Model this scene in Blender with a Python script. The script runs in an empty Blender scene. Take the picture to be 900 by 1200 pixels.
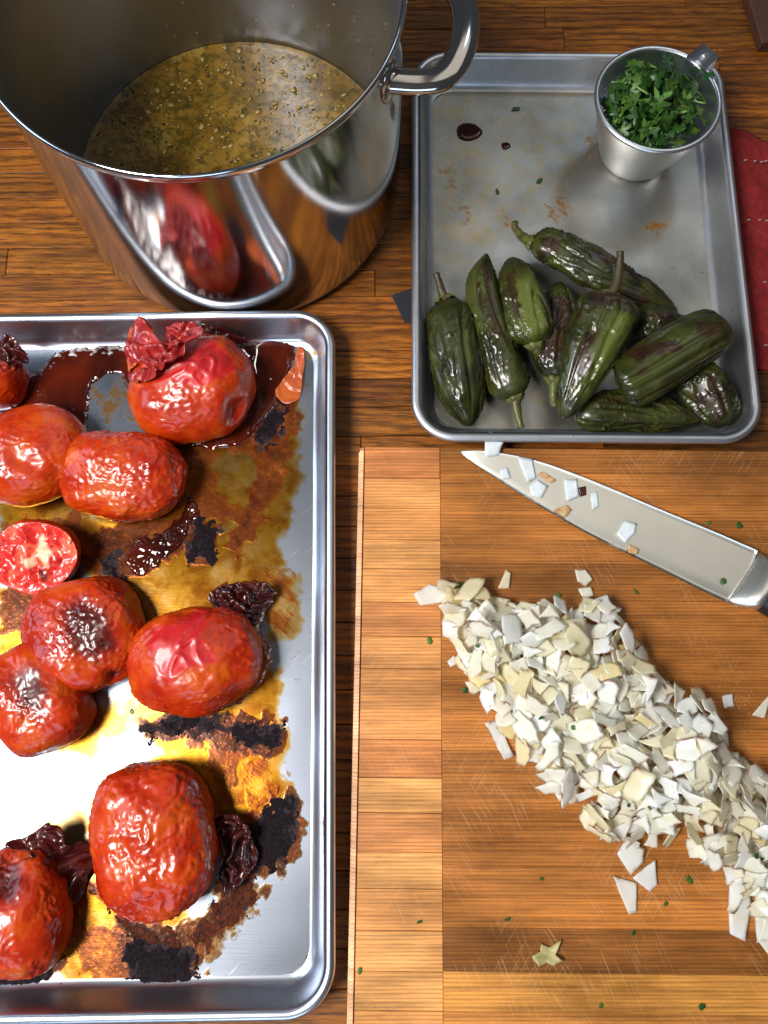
import bpy, bmesh, math, random
import numpy as np
from mathutils import Vector, Matrix

random.seed(7)
RNG = np.random.default_rng(7)
scene = bpy.context.scene
COL = scene.collection

# ------------------------------------------------------------------ camera
H, TILT, FPX = 0.53, math.radians(13.8), 900.0      # metres above the table, tilt from straight down, focal length (of 1200 px)
cam = bpy.data.cameras.new('camera'); camo = bpy.data.objects.new('camera', cam); COL.objects.link(camo)
cam.sensor_fit = 'VERTICAL'; cam.sensor_height = 24.0; cam.sensor_width = 18.0
cam.lens = FPX / 1200.0 * 24.0
cam.clip_start = 0.01; cam.clip_end = 50
camo.location = (0, 0, H); camo.rotation_euler = (TILT, 0, 0)
scene.camera = camo
# ------------------------------------------------------------------ world and lamps (kitchen: lamp overhead to the left, window behind)
w = bpy.data.worlds.new('World'); scene.world = w; w.use_nodes = True
w.node_tree.nodes['Background'].inputs[0].default_value = (0.85, 0.9, 1.0, 1)
w.node_tree.nodes['Background'].inputs[1].default_value = 0.05

def area(name, loc, target, sx, sy, power, col):
    l = bpy.data.lights.new(name, 'AREA'); l.shape = 'RECTANGLE'; l.size = sx; l.size_y = sy
    l.energy = power; l.color = col
    o = bpy.data.objects.new(name, l); COL.objects.link(o); o.location = loc
    o.rotation_euler = (Vector(target) - Vector(loc)).to_track_quat('-Z', 'Y').to_euler()
    return o
area('kitchen_lamp', (-0.60, -0.13, 1.05), (0.0, 0.05, 0), 0.42, 0.36, 18.5, (1.0, 0.97, 0.93))
area('front_window', (-0.25, -2.0, 1.05), (0.0, 0.1, 0), 1.3, 0.9, 9.0, (0.62, 0.79, 1.0))
area('left_window', (-1.55, 0.45, 0.85), (0.0, 0.1, 0), 1.0, 0.9, 8.0, (0.55, 0.76, 1.0))
area('back_window', (0.60, 1.42, 1.5), (0.0, 0.2, 0), 0.18, 0.22, 0.9, (0.45, 0.70, 1.0))
area('ceiling_bounce', (0.75, 1.15, 2.2), (0.75, 1.15, 0), 1.8, 1.8, 6.0, (1.0, 0.93, 0.80))

vs = scene.view_settings
vs.view_transform = 'Standard'; vs.look = 'None'; vs.exposure = 0.35; vs.gamma = 1.0; vs.use_curve_mapping = False
scene.render.engine = 'CYCLES'
scene.cycles.max_bounces = 10; scene.cycles.glossy_bounces = 6; scene.cycles.diffuse_bounces = 6; scene.cycles.sample_clamp_indirect = 4.0

# ------------------------------------------------------------------ helpers
CT, ST = math.cos(TILT), math.sin(TILT)
def P(px, py, z=0.0):
    """where the table-top point seen at (px, py) of the 900x1200 photograph lies at height z"""
    u, v = px - 450.0, 600.0 - py
    s = (H - z) / (FPX * CT - v * ST)
    return np.array([u * s, (v * CT + FPX * ST) * s, z])
def S(py, z=0.0):
    return (H - z) / (FPX * CT - (600.0 - py) * ST)
def PP(pts, z=0.0):
    return np.array([P(x, y, z)[:2] for x, y in pts])

_g = np.random.default_rng(3)
_perm = _g.permutation(256); _perm = np.concatenate([_perm, _perm, _perm])
_grad = _g.normal(size=(256, 3)); _grad /= np.linalg.norm(_grad, axis=1)[:, None]
def noise(p):
    p = np.asarray(p, float); i = np.floor(p).astype(int); f = p - i; i &= 255
    u = f * f * f * (f * (f * 6 - 15) + 10)
    r = np.zeros(len(p))
    for dx in (0, 1):
        wx = u[:, 0] if dx else 1 - u[:, 0]
        for dy in (0, 1):
            wy = u[:, 1] if dy else 1 - u[:, 1]
            for dz in (0, 1):
                wz = u[:, 2] if dz else 1 - u[:, 2]
                h = _perm[_perm[_perm[(i[:, 0] + dx)] + i[:, 1] + dy & 255] + i[:, 2] + dz & 255] & 255
                g = _grad[h]
                r += wx * wy * wz * (g[:, 0] * (f[:, 0] - dx) + g[:, 1] * (f[:, 1] - dy) + g[:, 2] * (f[:, 2] - dz))
    return r * 1.6
def fbm(p, o=3):
    p = np.asarray(p, float); r = 0; a = 1.0
    for k in range(o):
        r = r + a * noise(p * 2.0 ** k + 17.3 * k); a *= 0.5
    return r
def n2(xy, s, z=0.0, o=3):
    return fbm(np.c_[xy * s, np.full(len(xy), z)], o)
def sstep(a, b, x):
    t = np.clip((x - a) / (b - a), 0, 1); return t * t * (3 - 2 * t)
def sdf(poly, q):
    """signed distance (negative inside) of points q to a closed polygon"""
    d = np.full(len(q), 1e9); inside = np.zeros(len(q), bool); n = len(poly)
    for k in range(n):
        a, b = poly[k], poly[(k + 1) % n]; e = b - a; w_ = q - a
        t = np.clip((w_ @ e) / (e @ e + 1e-12), 0, 1)
        dd = w_ - t[:, None] * e; d = np.minimum(d, (dd ** 2).sum(1))
        c = ((a[1] <= q[:, 1]) & (b[1] > q[:, 1])) | ((b[1] <= q[:, 1]) & (a[1] > q[:, 1]))
        xx = a[0] + (q[:, 1] - a[1]) / (e[1] if abs(e[1]) > 1e-12 else 1e-12) * e[0]
        inside ^= c & (q[:, 0] < xx)
    d = np.sqrt(d); return np.where(inside, -d, d)
def catmull(pts, n, closed=False):
    pts = np.asarray(pts, float); m = len(pts)
    if closed:
        ts = np.linspace(0, m, n, endpoint=False)
        idx = lambda i: pts[i % m]
    else:
        ts = np.linspace(0, m - 1, n)
        ext = np.vstack([2 * pts[0] - pts[1], pts, 2 * pts[-1] - pts[-2]])
        idx = lambda i: ext[i + 1]
    out = []
    for t in ts:
        i = int(math.floor(t))
        if not closed: i = min(i, m - 2)
        f = t - i
        p0, p1, p2, p3 = idx(i - 1), idx(i), idx(i + 1), idx(i + 2)
        out.append(0.5 * (2 * p1 + (p2 - p0) * f + (2 * p0 - 5 * p1 + 4 * p2 - p3) * f * f + (3 * p1 - p0 - 3 * p2 + p3) * f ** 3))
    return np.array(out)

def mesh(name, v, faces, smooth=True, attrs=None):
    me = bpy.data.meshes.new(name)
    me.from_pydata(np.asarray(v, float).tolist(), [], [tuple(int(a) for a in f) for f in faces]); me.update()
    if smooth: me.polygons.foreach_set('use_smooth', [True] * len(me.polygons))
    for k, a in (attrs or {}).items():
        a = np.asarray(a, float)
        if a.ndim == 1:
            t = me.attributes.new(k, 'FLOAT', 'POINT'); t.data.foreach_set('value', a)
        else:
            t = me.attributes.new(k, 'FLOAT_COLOR', 'POINT')
            t.data.foreach_set('color', np.c_[a, np.ones(len(a))].ravel())
    return me
def obj(name, me, mat=None, parent=None, loc=None):
    o = bpy.data.objects.new(name, me); COL.objects.link(o)
    if mat is not None and me is not None and len(me.materials) == 0: me.materials.append(mat)
    if parent is not None: o.parent = parent
    if loc is not None: o.location = loc
    return o
def tag(o, label, cat, group=None, kind=None):
    o['label'] = label; o['category'] = cat
    if group: o['group'] = group
    if kind: o['kind'] = kind
    return o
def thing(name, label, cat, loc=(0, 0, 0), rz=0, group=None):
    o = obj(name, None, loc=loc); o.empty_display_size = 0.01; o.rotation_euler = (0, 0, rz)
    return tag(o, label, cat, group)
def grid_faces(nu, nv, wrap_u=False, wrap_v=False, off=0):
    f = []
    for i in range(nu if wrap_u else nu - 1):
        for j in range(nv if wrap_v else nv - 1):
            a = i * nv + j; b = ((i + 1) % nu) * nv + j
            c = ((i + 1) % nu) * nv + (j + 1) % nv; d = i * nv + (j + 1) % nv
            f.append((a + off, b + off, c + off, d + off))
    return f
def lathe(profile, n=96, cx=0, cy=0):
    """profile: list of (r, z) from one end to the other; r == 0 ends close to a point ring"""
    pr = np.array(profile); a = np.linspace(0, 2 * math.pi, n, endpoint=False)
    v = np.stack([cx + np.outer(np.cos(a), pr[:, 0]), cy + np.outer(np.sin(a), pr[:, 0]), np.tile(pr[:, 1], (n, 1))], -1).reshape(-1, 3)
    return v, grid_faces(n, len(pr), wrap_u=True)
def tube(path, rad, n=16, flat=1.0, cap=True, up=(0, 0, 1)):
    path = np.asarray(path, float); m = len(path); rad = np.broadcast_to(np.asarray(rad, float), (m,))
    t = np.gradient(path, axis=0); t /= np.linalg.norm(t, axis=1)[:, None] + 1e-12
    up = np.asarray(up, float); v = []
    for i in range(m):
        s = np.cross(t[i], up)
        if np.linalg.norm(s) < 1e-3: s = np.cross(t[i], (1, 0, 0.01))
        s /= np.linalg.norm(s); b = np.cross(s, t[i])
        for k in range(n):
            a = 2 * math.pi * k / n
            v.append(path[i] + rad[i] * (math.cos(a) * s + flat * math.sin(a) * b))
    f = grid_faces(m, n, wrap_v=True)
    if cap:
        f.append(tuple(range(n))); f.append(tuple((m - 1) * n + k for k in reversed(range(n))))
    return np.array(v), f
def box(x0, x1, y0, y1, z0, z1, bev=0.0):
    bm = bmesh.new()
    vs_ = [bm.verts.new(c) for c in ((x0, y0, z0), (x1, y0, z0), (x1, y1, z0), (x0, y1, z0), (x0, y0, z1), (x1, y0, z1), (x1, y1, z1), (x0, y1, z1))]
    for f in ((3, 2, 1, 0), (4, 5, 6, 7), (0, 1, 5, 4), (1, 2, 6, 5), (2, 3, 7, 6), (3, 0, 4, 7)): bm.faces.new([vs_[i] for i in f])
    if bev: bmesh.ops.bevel(bm, geom=list(bm.edges), offset=bev, segments=1, affect='EDGES', profile=0.5)
    me = bpy.data.meshes.new('box'); bm.to_mesh(me); bm.free(); return me

# ------------------------------------------------------------------ material kit
class Mat:
    def __init__(s, name):
        s.m = bpy.data.materials.new(name); s.m.use_nodes = True
        s.nt = s.m.node_tree; s.b = s.nt.nodes['Principled BSDF']
    def n(s, typ, ins=None, **props):
        nd = s.nt.nodes.new('ShaderNode' + typ)
        for k, v in props.items(): setattr(nd, k, v)
        for k, v in (ins or {}).items(): s.set(nd.inputs[k], v)
        return nd
    def set(s, sock, v):
        if hasattr(v, 'is_output'): s.nt.links.new(v, sock)
        else:
            if isinstance(v, (tuple, list)) and len(v) == 3 and sock.type == 'RGBA': v = (*v, 1)
            sock.default_value = v
    def bs(s, **kw):
        for k, v in kw.items(): s.set(s.b.inputs[k.replace('_', ' ')], v)
    def pos(s, scale=(1, 1, 1), rot=(0, 0, 0), rnd=0.0, space='world'):
        v = s.n('NewGeometry').outputs['Position'] if space == 'world' else s.n('TexCoord').outputs['Object']
        if rnd:
            r = s.n('Math', {0: s.n('ObjectInfo').outputs['Random'], 1: rnd}, operation='MULTIPLY').outputs[0]
            c = s.n('CombineXYZ', {0: r, 1: r, 2: r}).outputs[0]
            v = s.n('VectorMath', {0: v, 1: c}, operation='ADD').outputs[0]
        if any(rot): v = s.n('Mapping', {'Vector': v, 'Rotation': rot}).outputs[0]
        return s.n('Mapping', {'Vector': v, 'Scale': scale}).outputs[0]
    def noise(s, vec, scale, detail=4, rough=0.55, dist=0.0, out='Fac'):
        return s.n('TexNoise', {'Vector': vec, 'Scale': scale, 'Detail': detail, 'Roughness': rough, 'Distortion': dist}).outputs[out]
    def ramp(s, fac, *stops):
        r = s.n('ValToRGB', {'Fac': fac}); e = r.color_ramp.elements
        while len(e) > 1: e.remove(e[0])
        for i, (p, c) in enumerate(stops):
            el = e[0] if i == 0 else e.new(p)
            el.position = p; el.color = (*(c if isinstance(c, (tuple, list)) else (c, c, c)), 1)
        return r.outputs['Color']
    def mix(s, fac, a, b, mode='MIX'):
        m = s.n('Mix', data_type='RGBA', blend_type=mode)
        s.set(m.inputs[0], fac); s.set(m.inputs[6], a); s.set(m.inputs[7], b); return m.outputs[2]
    def math(s, op, a, b=0.0, clamp=False):
        return s.n('Math', {0: a, 1: b}, operation=op, use_clamp=clamp).outputs[0]
    def attr(s, name, out='Fac'):
        return s.n('Attribute', attribute_name=name).outputs[out]
    def sep(s, name):
        c = s.n('SeparateColor', {'Color': s.attr(name, 'Color')}); return c.outputs[0], c.outputs[1], c.outputs[2]
    def bump(s, h, strength=0.3, dist=0.001):
        s.set(s.b.inputs['Normal'], s.n('Bump', {'Height': h, 'Strength': strength, 'Distance': dist}).outputs[0])

def mk_table():
    m = Mat('table_wood')
    g = m.noise(m.pos((8, 85, 1), rnd=37), 1.0, 7, 0.68, 1.2)
    fine = m.noise(m.pos((55, 1000, 1), rnd=11), 1.0, 4, 0.7)
    big = m.noise(m.pos((9, 16, 1)), 1.0, 6, 0.65)
    oc = m.n('ObjectInfo').outputs['Color']
    wv = m.n('TexWave', {'Vector': m.pos((9, 48, 1), rnd=37), 'Scale': 1.0, 'Distortion': 12.0, 'Detail': 5.0, 'Detail Scale': 0.9, 'Detail Roughness': 0.6}, bands_direction='Y').outputs['Fac']
    c = m.ramp(g, (0.25, (0.09, 0.029, 0.004)), (0.48, (0.25, 0.082, 0.008)), (0.62, (0.34, 0.122, 0.013)), (0.8, (0.15, 0.050, 0.006)))
    c = m.mix(m.ramp(big, (0.35, 0.25), (0.6, 0.75)), c, m.ramp(wv, (0.0, 0.22), (0.22, 0.75), (0.6, 1.1), (1.0, 1.25)), 'MULTIPLY')
    pores = m.ramp(fine, (0.36, 0.12), (0.50, 1.0))
    c = m.mix(0.8, c, pores, 'MULTIPLY')
    c = m.mix(0.6, c, m.ramp(big, (0.35, 0.35), (0.6, 1.1)), 'MULTIPLY')
    c = m.mix(1.0, c, oc, 'MULTIPLY')
    m.bs(Base_Color=c, Roughness=m.ramp(g, (0.3, 0.5), (0.7, 0.36)), Specular_IOR_Level=0.3)
    m.bump(m.math('ADD', fine, m.math('MULTIPLY', g, 0.5)), 0.5, 0.0007)
    return m.m
def mk_bamboo():
    m = Mat('bamboo')
    g = m.noise(m.pos((7, 170, 1), rnd=23), 1.0, 6, 0.65, 0.4)
    fine = m.noise(m.pos((45, 1300, 1), rnd=5), 1.0, 4, 0.7)
    big = m.noise(m.pos((10, 22, 1)), 1.0, 4)
    oc = m.n('ObjectInfo').outputs['Color']
    v = m.ramp(g, (0.25, 0.55), (0.5, 0.95), (0.75, 1.25))
    wv = m.n('TexWave', {'Vector': m.pos((3, 140, 1), rnd=37), 'Scale': 1.0, 'Distortion': 4.0, 'Detail': 4.0, 'Detail Scale': 1.5, 'Detail Roughness': 0.65}, bands_direction='Y').outputs['Fac']
    v = m.mix(0.5, v, m.ramp(wv, (0.0, 0.45), (0.4, 0.95), (1.0, 1.15)), 'MULTIPLY')
    c = m.mix(1.0, oc, v, 'MULTIPLY')
    c = m.mix(0.55, c, m.ramp(fine, (0.33, 0.45), (0.52, 1.0), (0.75, 1.2)), 'MULTIPLY')
    c = m.mix(0.8, c, m.ramp(big, (0.33, 0.45), (0.6, 1.15)), 'MULTIPLY')
    # knife scratches: thin pale scores in two directions
    for rot, sd in ((1.0, 0.46), (1.2, 0.0), (-1.0, 3.1)):
        s1 = m.noise(m.pos((38, 1100, 1), (0, 0, rot)), 1.0, 1, 0.4)
        s2 = m.noise(m.pos((16, 16, 1), (0, 0, sd)), 1.0, 2)
        sc = m.math('MULTIPLY', m.ramp(s1, (0.61, 0.0), (0.68, 1.0)), m.ramp(s2, (0.5, 0.0), (0.62, 1.0)))
        c = m.mix(m.math('MULTIPLY', sc, 0.20), c, (0.62, 0.42, 0.22))
    m.bs(Base_Color=c, Roughness=m.ramp(big, (0.35, 0.36), (0.65, 0.55)), Specular_IOR_Level=0.3)
    m.bump(m.math('ADD', fine, g), 0.25, 0.0004)
    return m.m
def mk_alu(tint, stained):
    m = Mat('aluminium_stained' if stained else 'aluminium_patina')
    p = m.pos()
    fine = m.noise(m.pos((40, 1200, 40), (0, 0, 0.02)), 1.0, 2)
    cl = m.noise(p, 18, 5, 0.6); sp = m.noise(p, 420, 2, 0.5); mid = m.noise(p, 90, 4, 0.65)
    scr = m.noise(m.pos((30, 1600, 1), (0, 0, -0.8)), 1.0, 1); scm = m.noise(p, 26, 2)
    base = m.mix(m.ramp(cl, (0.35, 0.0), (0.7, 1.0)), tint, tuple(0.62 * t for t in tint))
    base = m.mix(m.math('MULTIPLY', m.ramp(scr, (0.68, 0.0), (0.73, 1.0)), m.ramp(scm, (0.52, 0), (0.62, 0.6))), base, (0.92, 0.92, 0.9))
    a, b, c = m.sep('stain')
    def broken(x, amt, lo, hi, n_):
        return m.ramp(m.math('ADD', x, m.math('MULTIPLY', m.math('SUBTRACT', n_, 0.5), amt)), (lo, 0.0), (hi, 1.0))
    stk = m.noise(m.pos((40, 260, 1), (0, 0, 0.7)), 1.0, 4, 0.6)
    mix2 = m.math('ADD', m.math('MULTIPLY', mid, 0.6), m.math('MULTIPLY', stk, 0.4))
    A = broken(a, 1.1, 0.15, 0.85, mix2); B = broken(b, 1.5, 0.34, 0.80, mix2); C = broken(c, 1.5, 0.36, 0.70, m.math('ADD', m.math('MULTIPLY', mid, 0.6), m.math('MULTIPLY', sp, 0.4)))
    B = m.math('MULTIPLY', B, m.ramp(sp, (0.30, 0.6), (0.5, 1.0)))
    thin = m.ramp(m.noise(p, 34, 5, 0.6, 0.8), (0.36, 0.5), (0.56, 1.0))
    A = m.math('MULTIPLY', A, thin)
    grain = m.noise(p, 60, 5, 0.7, 0.5)
    if not stained: A = m.math('MULTIPLY', A, 0.6)
    film_ = m.ramp(A, (0.0, (1, 1, 1)), (0.3, (1.35, 0.95, 0.36)), (0.7, (1.55, 0.76, 0.08)), (1.0, (1.40, 0.55, 0.025)))
    col = m.mix(1.0, base, film_, 'MULTIPLY')
    thick = m.math('MULTIPLY', A, m.ramp(grain, (0.42, 1.0), (0.56, 0.0)))
    col = m.mix(m.math('MULTIPLY', thick, 0.8), col, m.mix(1.0, col, (0.50, 0.28, 0.12), 'MULTIPLY'))
    ring = m.math('MULTIPLY', m.math('MULTIPLY', A, m.math('SUBTRACT', 1.0, A)), 1.6 if stained else 0.3, True)
    col = m.mix(ring, col, m.mix(1.0, col, (0.62, 0.36, 0.10), 'MULTIPLY'))
    br = m.ramp(mid, (0.35, (0.030, 0.006, 0.003)), (0.6, (0.13, 0.032, 0.006)), (0.75, (0.24, 0.075, 0.014)))
    col = m.mix(1.0, col, m.ramp(B, (0.0, (1, 1, 1)), (0.35, (0.80, 0.42, 0.12)), (1.0, (0.4, 0.15, 0.04))), 'MULTIPLY')
    col = m.mix(m.math('POWER', B, 1.8), col, br)
    col = m.mix(C, col, m.ramp(sp, (0.35, (0.006, 0.005, 0.007)), (0.8, (0.05, 0.035, 0.04))))
    spk = m.ramp(m.noise(p, 330, 2, 0.4), (0.735, 0.0), (0.77, 1.0))
    spk = m.math('MULTIPLY', spk, m.ramp(m.noise(p, 14, 2), (0.45, 0.0), (0.6, 0.9)))
    col = m.mix(spk, col, (0.10, 0.025, 0.008))
    metal = m.math('SUBTRACT', 1.0, m.math('MAXIMUM', m.math('MAXIMUM', B, C), m.math('MULTIPLY', A, 0.10)), True)
    m.bs(Base_Color=col, Metallic=metal)
    r = m.ramp(cl, (0.3, 0.27), (0.7, 0.37)) if stained else m.ramp(cl, (0.3, 0.36), (0.7, 0.48))
    r = m.mix(A, r, (0.24, 0.24, 0.24)); r = m.mix(C, r, (0.8, 0.8, 0.8))
    m.bs(Roughness=r, Specular_IOR_Level=m.math('SUBTRACT', 0.5, m.math('MULTIPLY', m.math('MAXIMUM', B, C), 0.42)))
    hgt = m.math('ADD', m.math('MULTIPLY', fine, 0.12), m.math('ADD', m.math('MULTIPLY', B, 0.5), m.math('MULTIPLY', m.math('MULTIPLY', C, sp), 2.0)))
    m.bump(hgt, 0.35, 0.0006)
    return m.m
def mk_steel(name, col, rough, brushed=0.15, aniso=0.0):
    m = Mat(name)
    f = m.noise(m.pos((6, 6, 1500), space='object'), 1.0, 2); cl = m.noise(m.pos(), 22, 4)
    m.bs(Base_Color=m.mix(m.ramp(cl, (0.4, 0.0), (0.7, 0.35)), col, tuple(c * 0.7 for c in col)), Metallic=1.0,
         Roughness=m.math('ADD', rough, m.math('MULTIPLY', cl, rough * 0.5)))
    m.bump(f, brushed, 0.0002)
    return m.m
def mk_tomato():
    m = Mat('tomato_skin')
    pk, dk, fl = m.sep('tint')
    po = m.pos(rnd=9)
    n = m.noise(po, 45, 4, 0.6); fn = m.noise(po, 260, 3, 0.6, 1.5); sp = m.noise(po, 500, 2)
    c = m.ramp(n, (0.3, (0.26, 0.008, 0.0010)), (0.5, (0.40, 0.026, 0.0014)), (0.70, (0.48, 0.075, 0.0022)))
    c = m.mix(pk, c, m.ramp(n, (0.3, (0.38, 0.006, 0.008)), (0.7, (0.50, 0.012, 0.012))))
    flesh = m.ramp(m.noise(po, 75, 3, 0.5, 1.0), (0.33, (0.46, 0.012, 0.010)), (0.5, (0.66, 0.035, 0.022)), (0.66, (0.76, 0.13, 0.07)), (0.78, (0.66, 0.07, 0.02)))
    flesh = m.mix(m.math('MULTIPLY', pk, 0.85), flesh, (0.86, 0.50, 0.30))
    c = m.mix(fl, c, flesh)
    dkf = m.ramp(m.math('ADD', dk, m.math('MULTIPLY', m.math('SUBTRACT', fn, 0.5), 0.8)), (0.25, 0.0), (0.8, 1.0))
    c = m.mix(dkf, c, m.mix(m.ramp(dk, (0.55, 0.0), (1.0, 1.0)), (0.20, 0.010, 0.004), m.ramp(sp, (0.3, (0.025, 0.003, 0.002)), (0.7, (0.11, 0.007, 0.004)))))
    m.bs(Base_Color=c, Roughness=m.mix(pk, m.ramp(n, (0.3, 0.24), (0.7, 0.34)), (0.42, 0.40, 0.40)), Subsurface_Weight=0.06, Subsurface_Scale=0.003,
         Subsurface_Radius=(1.0, 0.25, 0.1), Coat_Weight=0.15, Coat_Roughness=0.10)
    m.bump(fn, 0.04, 0.0008)
    return m.m
def mk_pepper():
    m = Mat('pepper_skin')
    br, lt, _ = m.sep('tint')
    po = m.pos(rnd=9)
    n = m.noise(po, 60, 4, 0.6); fn = m.noise(po, 330, 3, 0.6, 1.2)
    c = m.ramp(n, (0.3, (0.009, 0.012, 0.0025)), (0.5, (0.025, 0.027, 0.004)), (0.72, (0.045, 0.052, 0.008)))
    c = m.mix(m.math('MULTIPLY', lt, 0.8), c, (0.10, 0.125, 0.016))
    bf = m.ramp(m.math('ADD', br, m.math('MULTIPLY', m.math('SUBTRACT', fn, 0.5), 0.9)), (0.3, 0.0), (0.75, 1.0))
    c = m.mix(bf, c, m.ramp(n, (0.35, (0.012, 0.006, 0.003)), (0.65, (0.038, 0.019, 0.005))))
    m.bs(Base_Color=c, Roughness=m.ramp(n, (0.3, 0.26), (0.7, 0.38)), Coat_Weight=0.2, Coat_Roughness=0.10)
    m.bump(fn, 0.07, 0.0008)
    return m.m
def mk_onion():
    m = Mat('onion_flesh')
    r = m.math('FRACT', m.math('ADD', m.n('ObjectInfo').outputs['Random'], m.n('NewGeometry').outputs['Random Per Island'])); po = m.pos(rnd=3)
    n = m.noise(po, 70, 3); lines = m.noise(m.pos((900, 60, 60), space='object'), 1.0, 2)
    c = m.ramp(r, (0.0, (0.92, 0.94, 0.95)), (0.35, (0.92, 0.91, 0.82)), (0.6, (0.90, 0.85, 0.62)), (0.75, (0.92, 0.94, 0.95)), (0.92, (0.90, 0.87, 0.70)), (1.0, (0.88, 0.76, 0.42)))
    c = m.mix(m.ramp(n, (0.55, 0.0), (0.76, 0.55)), c, (0.86, 0.72, 0.38))
    ed = m.attr('edge')
    br = m.math('MULTIPLY', m.ramp(ed, (0.75, 0.0), (0.95, 1.0)), m.ramp(m.noise(po, 90, 3), (0.53, 0.0), (0.64, 0.9)))
    c = m.mix(br, c, (0.30, 0.09, 0.018))
    m.bs(Base_Color=c, Roughness=0.26, Coat_Weight=0.3, Coat_Roughness=0.1)
    m.bump(lines, 0.25, 0.0005)
    t = m.n('BsdfTranslucent', {'Color': c}); mx = m.n('MixShader', {0: 0.5, 1: m.b.outputs[0], 2: t.outputs[0]})
    tp = m.n('BsdfTransparent', {'Color': (0.97, 0.96, 0.90)}); m2 = m.n('MixShader', {0: m.ramp(r, (0.0, 0.05), (0.5, 0.2), (1.0, 0.1)), 1: mx.outputs[0], 2: tp.outputs[0]})
    m.nt.links.new(m2.outputs[0], m.nt.nodes['Material Output'].inputs[0])
    return m.m
def mk_leaf():
    m = Mat('cilantro_leaf'); r = m.n('ObjectInfo').outputs['Random']; n = m.noise(m.pos(), 300, 3)
    c = m.ramp(r, (0.0, (0.016, 0.065, 0.007)), (0.5, (0.040, 0.115, 0.011)), (1.0, (0.10, 0.19, 0.024)))
    c = m.mix(m.ramp(n, (0.4, 0.0), (0.7, 0.6)), c, (0.015, 0.065, 0.010))
    m.bs(Base_Color=c, Roughness=0.4)
    t = m.n('BsdfTranslucent', {'Color': c}); mx = m.n('MixShader', {0: 0.25, 1: m.b.outputs[0], 2: t.outputs[0]})
    m.nt.links.new(mx.outputs[0], m.nt.nodes['Material Output'].inputs[0])
    return m.m
def mk_soup():
    m = Mat('soup_broth'); p = m.pos()
    n = m.noise(p, 30, 4, 0.6, 0.6); g = m.noise(p, 160, 4, 0.65, 0.4)
    c = m.ramp(n, (0.3, (0.085, 0.045, 0.005)), (0.55, (0.21, 0.115, 0.012)), (0.75, (0.29, 0.19, 0.045)))
    c = m.mix(m.ramp(g, (0.46, 0.0), (0.6, 0.8)), c, (0.045, 0.036, 0.004))
    m.bs(Base_Color=c, Roughness=0.14)
    m.bump(g, 0.35, 0.0015)
    return m.m
def plain(name, col, rough=0.5, col2=None, scale=80, bump=0.0, metal=0.0, **kw):
    m = Mat(name); n = m.noise(m.pos(), scale, 4, 0.6, 0.4)
    m.bs(Base_Color=m.ramp(n, (0.32, col), (0.68, col2 or tuple(0.7 * c for c in col))), Roughness=rough, Metallic=metal, **kw)
    if bump: m.bump(n, bump, 0.001)
    return m.m
TABLE, BAMBOO = mk_table(), mk_bamboo()
ALU_BIG, ALU_SMALL = mk_alu((0.30, 0.33, 0.385), True), mk_alu((0.46, 0.445, 0.40), False)  # big floor tint darkened to offset the lamp's reflection
ALU_BIG_RIM, ALU_SMALL_RIM = mk_alu((0.76, 0.80, 0.88), True), mk_alu((0.68, 0.70, 0.74), False)  # lighter copies for walls and rims, their brightness put into the colour
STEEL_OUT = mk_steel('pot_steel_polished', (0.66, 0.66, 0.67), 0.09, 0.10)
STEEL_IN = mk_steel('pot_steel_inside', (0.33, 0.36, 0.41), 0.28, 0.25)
STEEL_HANDLE = mk_steel('handle_steel', (0.58, 0.56, 0.53), 0.10, 0.03)
STEEL_KNIFE = mk_steel('knife_steel', (0.90, 0.88, 0.80), 0.30, 0.12)
CUP_ALU = mk_steel('cup_aluminium', (0.86, 0.88, 0.92), 0.24, 0.2)
TOMATO, PEPPER, ONION, LEAF, SOUP = mk_tomato(), mk_pepper(), mk_onion(), mk_leaf(), mk_soup()
PEPPER_STEM = plain('pepper_stem', (0.10, 0.13, 0.025), 0.45, (0.06, 0.035, 0.012), 120, 0.3)
PEPPER_STEM_DARK = plain('pepper_stem_charred', (0.035, 0.020, 0.010), 0.5, (0.06, 0.05, 0.015), 120, 0.3)
JUICE = plain('dark_juice', (0.085, 0.009, 0.0025), 0.06, (0.018, 0.003, 0.002), 30, 0.04)
JUICE_AMBER = plain('amber_juice', (0.20, 0.040, 0.006), 0.07, (0.10, 0.014, 0.003), 40, 0.05)
SKIN_RED = plain('peeled_tomato_skin', (0.36, 0.020, 0.014), 0.33, (0.17, 0.008, 0.012), 70, 0.5)
SKIN_ORANGE = plain('peeled_tomato_skin_orange', (0.42, 0.085, 0.008), 0.3, (0.28, 0.030, 0.006), 60, 0.4)
SKIN_DARK = plain('burnt_tomato_skin', (0.075, 0.008, 0.006), 0.2, (0.020, 0.004, 0.004), 60, 0.5)
CHAR = plain('char_crust', (0.003, 0.0025, 0.004), 0.5, (0.016, 0.010, 0.013), 600, 0.8, Specular_IOR_Level=0.04)
CHAR_BROWN = plain('brown_crust', (0.020, 0.007, 0.005), 0.5, (0.10, 0.020, 0.006), 300, 0.8, Specular_IOR_Level=0.06)
BLACK_CLOTH = plain('black_cloth', (0.006, 0.008, 0.013), 0.8, (0.012, 0.015, 0.022), 500, 0.3)
RED_CLOTH = plain('red_cloth', (0.25, 0.006, 0.006), 0.85, (0.12, 0.003, 0.003), 260, 0.6)
WHITE_THREAD = plain('white_thread', (0.42, 0.28, 0.25), 0.8)
BLACK_PLASTIC = plain('black_handle', (0.008, 0.009, 0.011), 0.35)
WALNUT = plain('walnut_border', (0.075, 0.026, 0.014), 0.5, (0.045, 0.015, 0.010), 90, 0.2)
DARK = plain('table_core', (0.02, 0.008, 0.003), 0.8)
BIT_PALE = plain('soup_bit_pale', (0.36, 0.27, 0.09), 0.3, (0.22, 0.13, 0.025), 200)
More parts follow.
